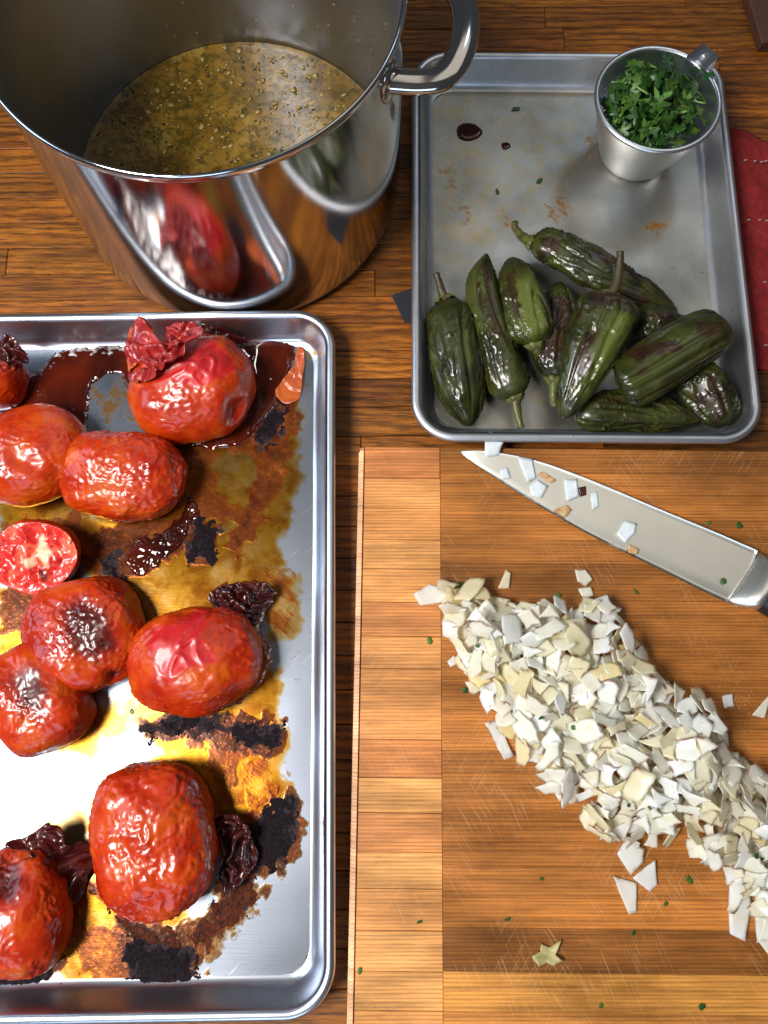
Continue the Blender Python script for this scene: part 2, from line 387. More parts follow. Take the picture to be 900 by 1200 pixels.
BIT_DARK = plain('soup_bit_dark', (0.016, 0.020, 0.003), 0.4, (0.03, 0.03, 0.006), 200)

# ------------------------------------------------------------------ table of oak strips
table = obj('table_top', box(-0.62, 0.62, -0.42, 0.95, -0.035, -0.012), DARK); table['kind'] = 'structure'
TR = math.radians(0.8)
table.rotation_euler = (0, 0, TR)
random.seed(11)
y = -0.42; row = 0
while y < 0.945:
    wd = 0.0225; x = -0.62 - random.uniform(0, 0.3); row += 1
    while x < 0.62:
        ln = random.uniform(0.16, 0.42); x0, x1 = max(x, -0.62), min(x + ln, 0.62)
        if x1 - x0 > 0.004:
            dz = random.uniform(-0.0003, 0.0)
            pl = obj('plank', box(x0 + 0.0002, x1 - 0.0002, y + 0.00025, y + wd - 0.00025, -0.012, dz, 0.0005), TABLE, table)
            k = random.uniform(0.5, 1.22); pl.color = (k, k * random.uniform(0.88, 1.0), k * random.uniform(0.75, 1.0), 1)
        x += ln
    y += wd

# ------------------------------------------------------------------ cutting board
BZ = 0.018                                          # its top
def board_x(py_world):                              # its left edge leans by under a degree
    return -0.0153 + (py_world - 0.0) * 0.0123
board = thing('cutting_board', 'bamboo cutting board with pale cross-grain end band carrying knife and onions', 'cutting board', (-0.0153, 0, 0), -0.0123)
def by(py): return P(460, py, BZ)[1]
cap_rows = [523, 560, 595, 632, 666, 705, 745, 783, 866, 911, 952, 998, 1041, 1090, 1138, 1184, 1235, 1290, 1345]
cap_tone = [(.40, .16, .045), (.56, .27, .075), (.50, .23, .06), (.54, .27, .075), (.50, .24, .065), (.45, .19, .05), (.52, .25, .07), (.50, .23, .06), (.41, .165, .042), (.56, .29, .08), (.46, .2, .055),
            (.54, .28, .08), (.52, .25, .07), (.56, .29, .085), (.54, .28, .08), (.50, .24, .065), (.5, .24, .07), (.52, .25, .07)]
random.seed(5)
for i in range(len(cap_rows) - 1):
    ya, yb = by(cap_rows[i + 1]), by(cap_rows[i])
    o = obj('end_block', box(0.0, 0.0525, ya + 0.00012, yb - 0.00012, 0.001, BZ + random.uniform(-.0001, 0), 0.00025 if i else 0.0006), BAMBOO, board)
    o.color = (cap_tone[i][0] * 1.28, cap_tone[i][1] * 1.12, cap_tone[i][2] * 1.15, 1)
main_rows = [523, 552, 576, 602, 630, 658, 700, 728, 760, 795, 830, 878, 905, 932, 960, 985, 1012, 1050, 1085, 1137, 1184, 1235, 1290, 1345]
dark_ix = {658: .70, 1085: .62, 523: .8, 1012: .9, 878: .86, 700: .9}
for i in range(len(main_rows) - 1):
    ya, yb = by(main_rows[i + 1]), by(main_rows[i])
    k = dark_ix.get(main_rows[i], random.uniform(0.88, 1.10))
    t = (.42 * k, .145 * k, .026 * k)
    if main_rows[i] == 1137: t = (.56, .235, .045)
    if main_rows[i] == 1184: t = (.52, .20, .04)
    o = obj('strip', box(0.0527, 0.40, ya + 0.00003, yb - 0.00003, 0.001, BZ + random.uniform(-.0001, 0), 0.0002 if i else 0.0006), BAMBOO, board)
    o.color = (*t, 1)
o = obj('edge_strip', box(-0.0045, -0.00005, by(1345), by(523), 0.001, BZ - 0.0003, 0.0035), BAMBOO, board); o.color = (.95, .50, .28, 1)  # wood colour lightened to offset the shade on this bevel

# ------------------------------------------------------------------ sheet pans
def rrect(hw, hl, r, n=14):
    r = max(r, 1e-4); pts = []
    for cx, cy, a0 in ((hw - r, hl - r, 0), (-hw + r, hl - r, 90), (-hw + r, -hl + r, 180), (hw - r, -hl + r, 270)):
        for k in range(n + 1):
            a = math.radians(a0 + 90 * k / n); pts.append((cx + r * math.cos(a), cy + r * math.sin(a)))
    return np.array(pts)
PANZ = 0.0022                                       # top of a pan's bottom sheet
def sheet_pan(name, label, cx, cy, rz, W, L, mat, rim, step, stain_fn, RH=0.026):
    root = thing(name, label, 'sheet pan', (cx, cy, 0), rz)
    hw, hl, R = W / 2, L / 2, 0.030
    bi = 0.0165                                     # bottom is this far inside the outer edge
    # bottom sheet
    bw, bl, br = hw - bi - 0.001, hl - bi - 0.001, R - 0.012
    nx, ny = int(2 * bw / step), int(2 * bl / step)
    A, B = np.meshgrid(np.linspace(-1, 1, nx), np.linspace(-1, 1, ny), indexing='ij')
    Y = B * bl; dy = np.clip(np.abs(Y) - (bl - br), 0, br)
    X = A * (bw - br + np.sqrt(np.maximum(br * br - dy * dy, 0)))
    v = np.c_[X.ravel(), Y.ravel(), np.full(nx * ny, PANZ)]
    v[:, 2] += 0.00035 * n2(v[:, :2], 14, cx, 2)      # an old pan is never quite flat
    c, s = math.cos(rz), math.sin(rz)
    wxy = np.c_[cx + c * v[:, 0] - s * v[:, 1], cy + s * v[:, 0] + c * v[:, 1]]
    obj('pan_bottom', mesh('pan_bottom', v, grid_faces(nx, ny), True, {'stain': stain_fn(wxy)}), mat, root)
    # wall: loops of rounded rectangles (inset, height, corner radius)
    loops = [(bi + 0.0018, PANZ - 0.0006), (bi, PANZ + 0.0001), (bi - 0.0022, PANZ + 0.0010), (bi - 0.0040, PANZ + 0.0034)]
    for k in range(1, 6): loops.append((bi - 0.0040 - 0.0050 * k / 5, PANZ + 0.0034 + (RH - 0.0055 - PANZ) * k / 5))
    loops += [(0.0070, RH - 0.0008), (0.0064, RH - 0.0001)]
    V, F = [], []
    m = None
    for ins, z in loops:
        q = rrect(hw - ins, hl - ins, max(R - ins, 0.004), 16); m = len(q)
        V += [(a, b, z) for a, b in q]
    V = np.array(V)
    wv = np.c_[cx + c * V[:, 0] - s * V[:, 1], cy + s * V[:, 0] + c * V[:, 1]]
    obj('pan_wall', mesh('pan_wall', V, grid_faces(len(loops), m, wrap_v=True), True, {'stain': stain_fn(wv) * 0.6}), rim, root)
    # outside of the wall
    V = []
    lo = [(bi + 0.0018, 0.0), (bi - 0.001, 0.0), (bi - 0.0040, 0.0022), (0.0078, RH - 0.006), (0.0060, RH - 0.004)]
    for ins, z in lo: V += [(a, b, z) for a, b in rrect(hw - ins, hl - ins, max(R - ins, 0.004), 16)]
    f = grid_faces(len(lo), m, wrap_v=True) + [tuple(range(m))]
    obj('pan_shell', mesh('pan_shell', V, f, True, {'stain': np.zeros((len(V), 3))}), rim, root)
    # rolled rim: a bead swept round
    V = []
    nb = 14
    for k in range(nb):
        a = 2 * math.pi * k / nb
        V += [(p, q, RH - 0.0031 + 0.0032 * math.sin(a)) for p, q in rrect(hw - 0.0034 + 0.0034 * math.cos(a), hl - 0.0034 + 0.0034 * math.cos(a), R - 0.0034 + 0.0034 * math.cos(a), 16)]
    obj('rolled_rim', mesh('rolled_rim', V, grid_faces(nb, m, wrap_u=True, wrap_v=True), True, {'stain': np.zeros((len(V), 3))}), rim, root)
    return root

def region(q, polys, soft, amp, sc, z=0.0):
    r = np.zeros(len(q)); nz = n2(q, sc, z, 4)
    for pl, st in polys:
        d = sdf(PP(pl, PANZ), q)
        r = np.maximum(r, st * sstep(soft, -soft, d + amp * nz))
    return r
def big_stain(q):
    amber = region(q, [
        ([(40, 600), (150, 605), (215, 590), (245, 640), (320, 600), (335, 690), (300, 720), (325, 800), (335, 890), (335, 930), (300, 960), (250, 1010), (210, 1085), (120, 1085), (95, 1050), (105, 960), (140, 905), (200, 880), (160, 830), (170, 800), (100, 660), (30, 640)], 0.95),
        ([(0, 690), (70, 690), (45, 770), (0, 770)], 0.9), ([(55, 1050), (130, 1040), (150, 1100), (160, 1190), (80, 1180), (60, 1100)], 0.75),
        ([(0, 560), (70, 560), (110, 620), (0, 625)], 0.9), ([(80, 840), (160, 810), (175, 850), (110, 890), (85, 880)], 0.7),
        ([(210, 500), (350, 450), (350, 600), (290, 680), (215, 620)], 0.75), ([(300, 660), (350, 670), (352, 740), (310, 760)], 0.55),
        ([(40, 960), (110, 930), (110, 1000), (60, 1010)], 0.45), ([(60, 870), (110, 860), (130, 900), (90, 930)], 0.4)], 0.006, 0.007, 55)
    brown = region(q, [
        ([(270, 525), (300, 500), (350, 462), (352, 490), (335, 560), (305, 620), (285, 650), (262, 640), (290, 590), (302, 540)], 0.85),
        ([(212, 520), (250, 525), (255, 580), (300, 600), (290, 620), (225, 600)], 0.7),
        ([(95, 625), (190, 608), (228, 595), (215, 645), (165, 680), (105, 665)], 0.9),
        ([(308, 670), (345, 660), (352, 720), (335, 745), (312, 740)], 0.48), ([(195, 850), (240, 838), (330, 850), (300, 880), (265, 930), (235, 880)], 0.62),
        ([(105, 1035), (150, 1075), (200, 1090), (250, 1060), (285, 1010), (302, 1050), (270, 1095), (210, 1118), (150, 1100)], 1.0),
        ([(75, 1085), (150, 1085), (165, 1165), (110, 1175)], 0.6), ([(225, 1110), (285, 1060), (300, 1070), (240, 1140)], 0.5),
        ([(345, 395), (378, 392), (385, 440), (372, 440), (350, 410)], 0.55), ([(0, 610), (90, 600), (100, 640), (0, 640)], 0.6),
        ([(270, 880), (345, 900), (338, 960), (290, 960)], 0.42), ([(100, 440), (160, 440), (185, 500), (110, 500)], 0.40), ([(0, 690), (50, 690), (40, 740), (0, 745)], 0.7)], 0.004, 0.006, 90, 3.0)
    CHARP = [
        ([(280, 490), (325, 465), (335, 500), (305, 525)], 0.9), ([(225, 610), (255, 620), (245, 655), (218, 650)], 0.8), ([(165, 855), (215, 832), (300, 850), (330, 850), (315, 880), (250, 862), (190, 860)], 0.8),
        ([(290, 965), (340, 930), (347, 965), (330, 1015), (295, 1025)], 0.9), ([(148, 1085), (200, 1108), (230, 1110), (228, 1170), (180, 1188), (152, 1140)], 0.9),
        ([(0, 1128), (62, 1118), (45, 1165), (0, 1178)], 0.9), ([(115, 655), (140, 650), (142, 680), (120, 675)], 0.8), ([(255, 1050), (300, 1010), (300, 1050), (270, 1085)], 0.7)]
    char = region(q, CHARP, 0.005, 0.009, 75, 6.0)
    brown = np.maximum(brown, 0.9 * sstep(0.02, 0.35, region(q, CHARP, 0.012, 0.008, 80, 4.0)))
    return np.c_[amber, brown, char]
def small_stain(q):
    amber = region(q, [([(485, 90), (700, 95), (690, 200), (640, 280), (520, 330), (488, 330)], 0.22), ([(488, 430), (860, 440), (850, 505), (500, 505)], 0.15)], 0.03, 0.015, 25)
    brown = region(q, [([(640, 235), (665, 230), (670, 262), (645, 268)], 0.6), ([(760, 255), (785, 260), (780, 275), (755, 270)], 0.6), ([(515, 195), (545, 190), (540, 225), (520, 220)], 0.42),
                       ([(525, 240), (560, 235), (556, 262), (528, 264)], 0.5), ([(680, 150), (705, 150), (705, 190), (685, 185)], 0.5), ([(770, 205), (800, 200), (790, 225)], 0.42), ([(584, 245), (610, 245), (610, 262), (588, 262)], 0.4)], 0.003, 0.006, 120, 9.0)
    return np.c_[amber, brown * 0.76, np.zeros(len(q))]
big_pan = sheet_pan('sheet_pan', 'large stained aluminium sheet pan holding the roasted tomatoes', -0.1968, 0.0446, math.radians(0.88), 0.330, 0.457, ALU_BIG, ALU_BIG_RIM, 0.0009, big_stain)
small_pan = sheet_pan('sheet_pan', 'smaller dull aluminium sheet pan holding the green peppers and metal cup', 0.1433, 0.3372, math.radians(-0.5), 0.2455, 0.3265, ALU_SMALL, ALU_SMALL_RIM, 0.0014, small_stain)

# ------------------------------------------------------------------ spilled, burnt films that stand on a pan's bottom
def film(name, poly, holes, h, mat, label, cat, edge=0.003, rough=0.0, rs=300, step=0.0008, wob=0.0012, z0=None, group=None, kind=None, frag=False):
    z0 = PANZ if z0 is None else z0
    pw = catmull(PP(poly, z0), len(poly) * 5, True); lo, hi = pw.min(0) - 0.004, pw.max(0) + 0.004
    nx, ny = int((hi[0] - lo[0]) / step) + 2, int((hi[1] - lo[1]) / step) + 2
    X, Y = np.meshgrid(np.linspace(lo[0], hi[0], nx), np.linspace(lo[1], hi[1], ny), indexing='ij'); q = np.c_[X.ravel(), Y.ravel()]
    d = sdf(pw, q) + wob * n2(q, 140, h * 900, 3)
    for hp in holes: d = np.maximum(d, -sdf(catmull(PP(hp, z0), len(hp) * 5, True), q) + wob * n2(q, 150, 5.0, 2))
    t = np.clip(-d / edge, -1, 1)
    z = np.where(t > 0, h * np.sqrt(np.maximum(1 - (1 - np.clip(t, 0, 1)) ** 2, 0)), 0.0007 * np.clip(t * 4, -1, 0))
    if frag:
        tw = np.clip(-d / 0.009, 0, 1)
        z = np.where(d < 0, h * (1.5 * tw - 0.55) + rough * fbm(np.c_[q * rs, np.zeros(len(q))], 4), -0.0005)
    elif rough: z = z + rough * (t > 0) * np.clip(t * 2, 0, 1) * (fbm(np.c_[q * rs, np.zeros(len(q))], 4) + 0.3)
    v = np.c_[q, z0 + 0.0002 + z]; keep = d < step * 2.2
    f = [a for a in grid_faces(nx, ny) if keep[a[0]] and keep[a[1]] and keep[a[2]] and keep[a[3]]]
    used = np.unique(np.array(f)); re = -np.ones(len(v), int); re[used] = np.arange(len(used))
    c = v[used].mean(0); c[2] = z0
    o = obj(name, mesh(name, v[used] - c, [[re[i] for i in a] for a in f]), mat, loc=c)
    # faces built i-then-j run counter-clockwise seen from above
    return tag(o, label, cat, group, kind)
film('juice_pool', [(12, 460), (50, 432), (75, 411), (150, 404), (210, 402), (334, 402), (340, 430), (330, 462), (305, 500), (268, 524), (215, 522), (170, 512), (118, 512), (95, 505), (60, 505), (22, 490)],
     [[(106, 462), (114, 444), (137, 436), (148, 450), (156, 478), (185, 505), (175, 525), (108, 520)]], 0.0009, JUICE, 'wide pool of dark red-brown juice along the back of the tomato pan', 'juice', 0.006, 0.0005, 110, wob=0.0025)
film('juice_pool', [(248, 700), (270, 684), (310, 683), (322, 696), (312, 716), (304, 740), (317, 760), (311, 790), (292, 815), (258, 834), (232, 830), (280, 770)], [], 0.0022, JUICE_AMBER, 'amber brown juice seeping out beside the tomato with a smooth torn red patch', 'juice', 0.004, 0.0005, 150, wob=0.002)
film('juice_pool', [(150, 645), (205, 615), (222, 585), (230, 600), (212, 640), (168, 672), (155, 668)], [], 0.0008, JUICE, 'small dark sticky juice smear below the oval wrinkled tomato', 'juice', 0.004, 0.0006, 200, wob=0.004)
film('juice_pool', [(300, 405), (335, 402), (338, 440), (318, 480), (290, 510), (296, 450)], [], 0.0014, JUICE, 'thick black juice next to the tomato with the peeled skin', 'juice')
for pl, hh, mt, lb in [
    ([(282, 492), (312, 478), (330, 470), (332, 495), (318, 515), (300, 524), (290, 512)], 0.0022, CHAR, 'burnt black crust flake at the edge of the dark juice'),
    ([(222, 608), (240, 612), (254, 640), (246, 655), (235, 648), (222, 658), (217, 640)], 0.0028, CHAR, 'crumpled burnt flake below the oval wrinkled tomato'),
    ([(163, 862), (195, 838), (222, 832), (232, 845), (215, 862), (190, 858), (172, 868)], 0.0018, CHAR, 'black speckled crust under the tomato with a smooth torn red patch'),
    ([(245, 848), (275, 842), (302, 852), (300, 866), (280, 870), (262, 858)], 0.0014, CHAR, 'narrow charred crust between speckled crust and pan wall'),
    ([(304, 862), (318, 850), (330, 852), (324, 866), (308, 880)], 0.0018, CHAR, 'little black burnt spot near the right wall of the tomato pan'),
    ([(292, 972), (315, 945), (340, 932), (345, 965), (332, 1005), (300, 1022), (290, 1005)], 0.0022, CHAR, 'rounded black burnt patch right of the big square wrinkled tomato'),
    ([(150, 1085), (175, 1105), (225, 1112), (226, 1150), (205, 1175), (182, 1188), (160, 1172), (150, 1130)], 0.0026, CHAR, 'large black burnt tongue running to the front wall of the pan'),
    ([(108, 1040), (140, 1072), (180, 1092), (215, 1090), (255, 1060), (275, 1035), (296, 1015), (300, 1045), (272, 1088), (222, 1112), (165, 1102), (130, 1075)], 0.0020, CHAR_BROWN, 'brown crust arc baked round the foot of the big square tomato'),
    ([(-20, 1135), (20, 1128), (62, 1116), (52, 1145), (40, 1165), (-20, 1180)], 0.0022, CHAR, 'black burnt crust below the split scorched tomato'),
    ([(116, 658), (132, 652), (140, 668), (136, 682), (124, 672)], 0.0030, CHAR, 'small black crumb between halved tomato and wrinkled tomato')]:
    film('burnt_crust', pl, [], hh * 0.22, mt, lb, 'crust', 0.006, 0.00032, 800, 0.0005, 0.0100, frag=True)
film('sauce_drop', [(536, 150), (544, 145), (556, 146), (565, 155), (558, 163), (545, 165), (537, 160)], [], 0.0012, JUICE, 'dark red drop of sauce on the pepper pan', 'sauce', 0.003, wob=0.0003)
film('sauce_drop', [(588, 168), (595, 167), (598, 172), (592, 176), (588, 173)], [], 0.0008, JUICE, 'tiny brown drop beside the dark red sauce drop', 'sauce', 0.002, wob=0.0003)

# ------------------------------------------------------------------ tomatoes
bm = bmesh.new(); bmesh.ops.create_icosphere(bm, subdivisions=6, radius=1.0)
ICO = np.array([v.co[:] for v in bm.verts]); ICOF = np.array([[v.index for v in f.verts] for f in bm.faces]); bm.free()
def wrinkle(p, scale, seed, warp=0.6):
    q = p * scale + seed
    wv = np.c_[noise(q * 0.5 + 5.2), noise(q * 0.5 + 9.7), noise(q * 0.5 + 2.4)]
    return np.clip(1 - np.abs(noise(q + warp * 1.6 * wv)) * 2.4, -0.4, 1) ** 2 * 1.3
def folds(p, scale, seed, warp=0.9):
    q = p * scale + seed
    wv = np.c_[noise(q * 0.45 + 5.2), noise(q * 0.45 + 9.7), noise(q * 0.45 + 2.4)]
    return np.sqrt(np.abs(noise(q + warp * 1.8 * wv)) + 0.01) * 1.6 - 0.7
def tomato(label, cx, cy, a, b, ang, c, boxy=2.2, wr=0.0007, wscale=230, aniso=(1, 1, 1), seed=0, pink=(), dark=(), fleshy=(), dents=(), cut=None, cover=0.25, sag=0.62):
    """a, b: half length and half width in photo pixels; ang: turn of the long axis on the pan; c: half height in metres"""
    zc = PANZ + c * (1 - (1 - sag) * 0.55)
    pos = P(cx, cy, zc * 0.9); s = S(cy, zc)
    A, B = a * s, b * s
    d = ICO.copy(); e = boxy
    k = (np.abs(d[:, 0]) ** e + np.abs(d[:, 1]) ** e + np.abs(d[:, 2]) ** e) ** (-1 / e)
    p = d * k[:, None] * np.array([A, B, c])
    nrm = d / np.array([A, B, c]); nrm /= np.linalg.norm(nrm, axis=1)[:, None]
    p += nrm * (0.0030 * fbm(p * 32 + seed * 3.1, 2))[:, None]
    R = np.array([[math.cos(ang), -math.sin(ang)], [math.sin(ang), math.cos(ang)]])
    p0 = p.copy()
    p[:, :2] = p[:, :2] @ R.T; nrm[:, :2] = nrm[:, :2] @ R.T
    wxy = p[:, :2] + pos[:2]; up = sstep(-0.1, 0.35, nrm[:, 2])
    tint = np.zeros((len(p), 3))
    def mask(polys, soft, top=True):
        r = np.zeros(len(p))
        for pl in polys:
            r = np.maximum(r, sstep(soft, -soft, sdf(PP(pl, zc + c * 0.75), wxy) + 0.0020 * n2(wxy, 160, seed, 2)))
        return r * up
    pk, dk = mask(pink, 0.0010), mask(dark, 0.0095); fl = mask(fleshy, 0.0015)
    w1 = folds(p0 * np.array(aniso), wscale * 1.0, seed * 7.7); w2 = folds(p0 * np.array(aniso), wscale * 2.1, seed * 3.3 + 40)
    amt = (cover + (1 - cover) * sstep(-0.35, 0.45, fbm(p0 * 42 + seed, 2) + 0.12)) * (1 - 0.75 * pk) * (1 + 0.9 * dk)
    p += nrm * (1.75 * wr * amt * (0.45 + 0.55 * sstep(-0.2, 0.5, nrm[:, 2])) * (w1 + 0.35 * w2))[:, None]
    p -= nrm * (pk * 0.0008)[:, None]
    if pink: p += nrm * (0.0012 * pk * wrinkle(p0 * np.array((1, 1, 1)), 70, seed + 2.0))[:, None]
    for (dx, dy, rr, dep) in dents:
        qd = PP([(dx, dy)], zc + c * 0.6)[0]
        p -= nrm * (dep * np.exp(-((wxy - qd) ** 2).sum(1) / (rr * s) ** 2) * up)[:, None]
        dk = np.maximum(dk, np.exp(-((wxy - qd) ** 2).sum(1) / (rr * s * 0.9) ** 2) * up * (1.0 if dep > 0.003 else 0.0))
    if cut is not None:
        nx_, ny_, nz_, off = cut
        nn = np.array([nx_, ny_, nz_]); nn = nn / np.linalg.norm(nn); dist = p @ nn - off
        on = dist > 0
        p = np.where(on[:, None], p - np.outer(dist * (1 - 0.04), nn), p)
        rim = np.clip(dist / (0.5 * c), 0, 1)
        cell = fbm(np.c_[p[:, :2] * 130, np.full(len(p), seed)], 3)
        p += np.outer(np.where(on, (0.0024 * cell - 0.0012) * rim, 0), nn)
        fl = np.maximum(fl, sstep(0.0, 0.0012, dist))
    zb = -c * sag                                    # slumped flat where it sits
    z = p[:, 2]; p[:, 2] = np.where(z < zb + 0.003, zb + 0.003 * np.exp((z - zb - 0.003) / 0.004) - 0.0 , z)
    tint[:, 0], tint[:, 1], tint[:, 2] = pk, dk, fl
    p[:, 2] -= p[:, 2].min()
    root = obj('roasted_tomato', mesh('tomato', p, ICOF, True, {'tint': tint}), TOMATO, loc=(pos[0], pos[1], PANZ + 0.0003))
    return tag(root, label, 'tomato', 'roasted tomatoes on the large pan')
def skin(parent, name, outline, mat, thick=0.0006, crumple=0.002, cs=90, label=None, nr=22, nb=84):
    """a curled sheet of skin: outline points (px, py, z) in order round the piece, domed between them; a child of its tomato"""
    b_ = catmull(np.array([[*P(x, y, z)[:2], z] for x, y, z in outline]), nb, True)
    c_ = b_.mean(0); V = []
    for i in range(nr):
        s_ = (i + 1) / nr; V.append(c_ + (b_ - c_) * s_)
    V = np.vstack([c_[None]] + V)
    q = V.copy(); q[:, 2] *= 0.6
    V[:, 2] += crumple * (wrinkle(q, cs, 3.0 + c_[0] * 50) - 0.4); V[:, :2] += 0.4 * crumple * np.c_[noise(q * cs + 3), noise(q * cs + 8)]
    f = [(0, 1 + k, 1 + (k + 1) % nb) for k in range(nb)] + [(a + 1, b2 + 1, c2 + 1, d2 + 1) for a, b2, c2, d2 in grid_faces(nr, nb, wrap_v=True)]
    if parent is not None: V = V - np.array(parent.location)
    o = obj(name, mesh(name, V, f), mat, parent)
    md = o.modifiers.new('thickness', 'SOLIDIFY'); md.thickness = thick
    if label: o['label'] = label
    return o
Z1 = 0.055
t1 = tomato('roasted tomato with purple peeled skin curling off its top', 224, 452, 74, 66, 0.35, 0.030, 2.15, 0.0006, 300, (1, 1, 1), 1,
            pink=[[(165, 440), (175, 405), (205, 388), (250, 395), (280, 425), (262, 440), (235, 455), (205, 450)]], dents=[(284, 478, 17, 0.010), (206, 400, 14, 0.005)])
skin(t1, 'peeled_skin', [(153, 442, .036), (149, 405, .044), (158, 377, .050), (170, 374, .050), (184, 396, .052), (196, 402, .056), (222, 392, .058), (216, 412, .060), (196, 428, .060), (180, 440, .054), (164, 448, .044)], SKIN_RED, 0.0007, 0.006, 75)
skin(t1, 'peeled_skin', [(196, 396, .052), (200, 382, .052), (215, 379, .056), (236, 384, .058), (234, 394, .058), (214, 402, .060), (204, 406, .060)], SKIN_RED, 0.0007, 0.004, 90)
skin(t1, 'peeled_skin', [(152, 436, .038), (149, 405, .040), (158, 376, .046), (170, 374, .048), (181, 394, .046), (170, 415, .044)], SKIN_ORANGE, 0.0007, 0.003, 80)
t2 = tomato('oval roasted tomato finely wrinkled all over lying beside the dark juice', 144, 556, 76, 53, -0.08, 0.026, 2.3, 0.00085, 190, (1.9, 0.55, 1), 2, cover=0.7)
t3 = tomato('roasted tomato with an orange side and one long fold, touching the oval tomato', 36, 533, 66, 58, 0.5, 0.028, 2.3, 0.0006, 210, (1, 1.5, 1), 3, dents=[(40, 548, 10, 0.0028), (62, 556, 9, 0.0024), (22, 540, 9, 0.002)])
t4 = tomato('roasted tomato with blackened top at the back corner of the pan', -8, 446, 38, 34, 0.2, 0.022, 2.1, 0.0006, 220, (1, 1, 1), 4, dark=[[(-40, 400), (15, 400), (22, 425), (-5, 430), (-40, 430)]])
skin(t4, 'burnt_skin', [(0, 398, .034), (14, 394, .036), (30, 410, .030), (32, 424, .024), (16, 430, .026), (4, 424, .032), (-14, 420, .036)], SKIN_DARK, 0.0008, 0.004, 100)
t5 = tomato('halved roasted tomato showing pink seedy flesh', 42, 652, 52, 45, 0.3, 0.026, 2.1, 0.0005, 220, (1, 1, 1), 5, cut=(0.12, -0.42, 1.0, 0.009), sag=0.7, pink=[[(36, 640), (44, 632), (50, 655), (42, 668), (34, 662)], [(18, 664), (30, 656), (32, 668), (20, 674)]], dents=[(40, 680, 9, 0.004)])
t6 = tomato('roasted tomato with a sunken dark crinkled top', 101, 743, 66, 68, 0.4, 0.027, 2.5, 0.0008, 230, (1, 1, 1), 6, dark=[[(65, 715), (95, 695), (130, 715), (140, 760), (110, 780), (80, 765)]], dents=[(105, 738, 40, 0.0028), (128, 795, 12, 0.004)])
t7 = tomato('roasted tomato with a smooth torn pinkish red patch across its skin', 229, 773, 78, 62, 0.12, 0.029, 2.3, 0.0007, 230, (1, 1, 1), 7,
            pink=[[(168, 756), (178, 736), (212, 728), (222, 712), (240, 714), (236, 745), (252, 775), (215, 785), (200, 800), (180, 780), (185, 765)]])
skin(t7, 'curled_skin', [(243, 702, .016), (262, 688, .020), (288, 683, .022), (314, 684, .018), (320, 694, .012), (308, 716, .012), (300, 732, .016), (284, 726, .022), (262, 716, .022)], SKIN_DARK, 0.0008, 0.005, 90)
t8 = tomato('squarish roasted tomato half with scorched black side', 43, 818, 52, 62, 0.55, 0.026, 3.4, 0.0006, 210, (1, 1, 1), 8, dark=[[(8, 790), (40, 775), (62, 805), (50, 840), (20, 835)]], dents=[(36, 808, 24, 0.0025)])
t9 = tomato('big squarish roasted tomato crinkled all over with no torn skin', 181, 982, 85, 68, 1.75, 0.032, 2.8, 0.0010, 190, (1, 1, 1), 9, cover=0.9)
skin(t9, 'burnt_skin', [(250, 960, .012), (268, 953, .016), (286, 965, .016), (298, 985, .010), (298, 1012, .008), (282, 1036, .010), (264, 1046, .008), (256, 1020, .016), (258, 990, .020)], SKIN_DARK, 0.0008, 0.006, 110)
t10 = tomato('split roasted tomato with scorched hollow beside dark glossy skin', 20, 1068, 56, 72, 0.25, 0.029, 2.3, 0.0008, 200, (1, 1, 1), 10, dark=[[(-20, 1010), (15, 1008), (30, 1030), (20, 1060), (-20, 1065)]], dents=[(4, 1035, 20, 0.008)])
skin(t10, 'glossy_dark_skin', [(8, 990, .026), (38, 976, .024), (58, 964, .026), (70, 972, .026), (80, 992, .020), (98, 986, .014), (115, 992, .008), (114, 1008, .006), (100, 1034, .005), (92, 1052, .006), (74, 1058, .014), (62, 1032, .026), (40, 1006, .032)], SKIN_DARK, 0.0012, 0.005, 60)
sk = skin(None, 'tomato_skin', [(349, 408, .004), (356, 412, .003), (355, 440, .004), (351, 466, .003), (336, 474, .003), (323, 462, .004), (330, 446, .005), (343, 430, .006)], SKIN_ORANGE, 0.0008, 0.0012, 80)
tag(sk, 'loose flap of amber tomato skin stuck against the pan corner by the juice', 'tomato skin')
sk = skin(None, 'tomato_skin', [(205, 384, .018), (222, 370, .022), (240, 371, .022), (262, 384, .018), (290, 398, .008), (270, 402, .010), (240, 392, .020)], SKIN_DARK, 0.0008, 0.002, 80)
tag(sk, 'brown burnt skin scrap leaning on the back wall behind the peeling tomato', 'tomato skin')

# ------------------------------------------------------------------ stockpot
PC = (-0.1135, 0.4005); PR = 0.1255; PH = 0.172
pot = thing('stockpot', 'tall polished steel stockpot with soup in its bottom', 'pot', (*PC, 0))
prof = [(0.0, 0.0008), (PR - 0.016, 0.0008)]
for k in range(9):
    a = math.radians(-90 + 90 * k / 8); prof.append((PR - 0.012 + 0.012 * math.cos(a), 0.0128 + 0.012 * math.sin(a)))
prof += [(PR, z) for z in np.linspace(0.03, PH - 0.004, 10)]
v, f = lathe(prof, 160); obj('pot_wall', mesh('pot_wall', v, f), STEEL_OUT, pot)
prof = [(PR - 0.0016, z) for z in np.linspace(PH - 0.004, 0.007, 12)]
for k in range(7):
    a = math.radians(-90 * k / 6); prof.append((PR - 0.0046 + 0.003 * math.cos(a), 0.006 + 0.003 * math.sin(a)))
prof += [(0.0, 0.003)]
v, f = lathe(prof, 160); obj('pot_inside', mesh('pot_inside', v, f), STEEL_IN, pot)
prof = [(PR + 0.0002 + 0.0016 * math.cos(a), PH - 0.0032 + 0.0030 * math.sin(a)) for a in np.linspace(0, 2 * math.pi, 15)]
v, f = lathe(prof, 160); obj('pot_rim', mesh('pot_rim', v, f), STEEL_OUT, pot)
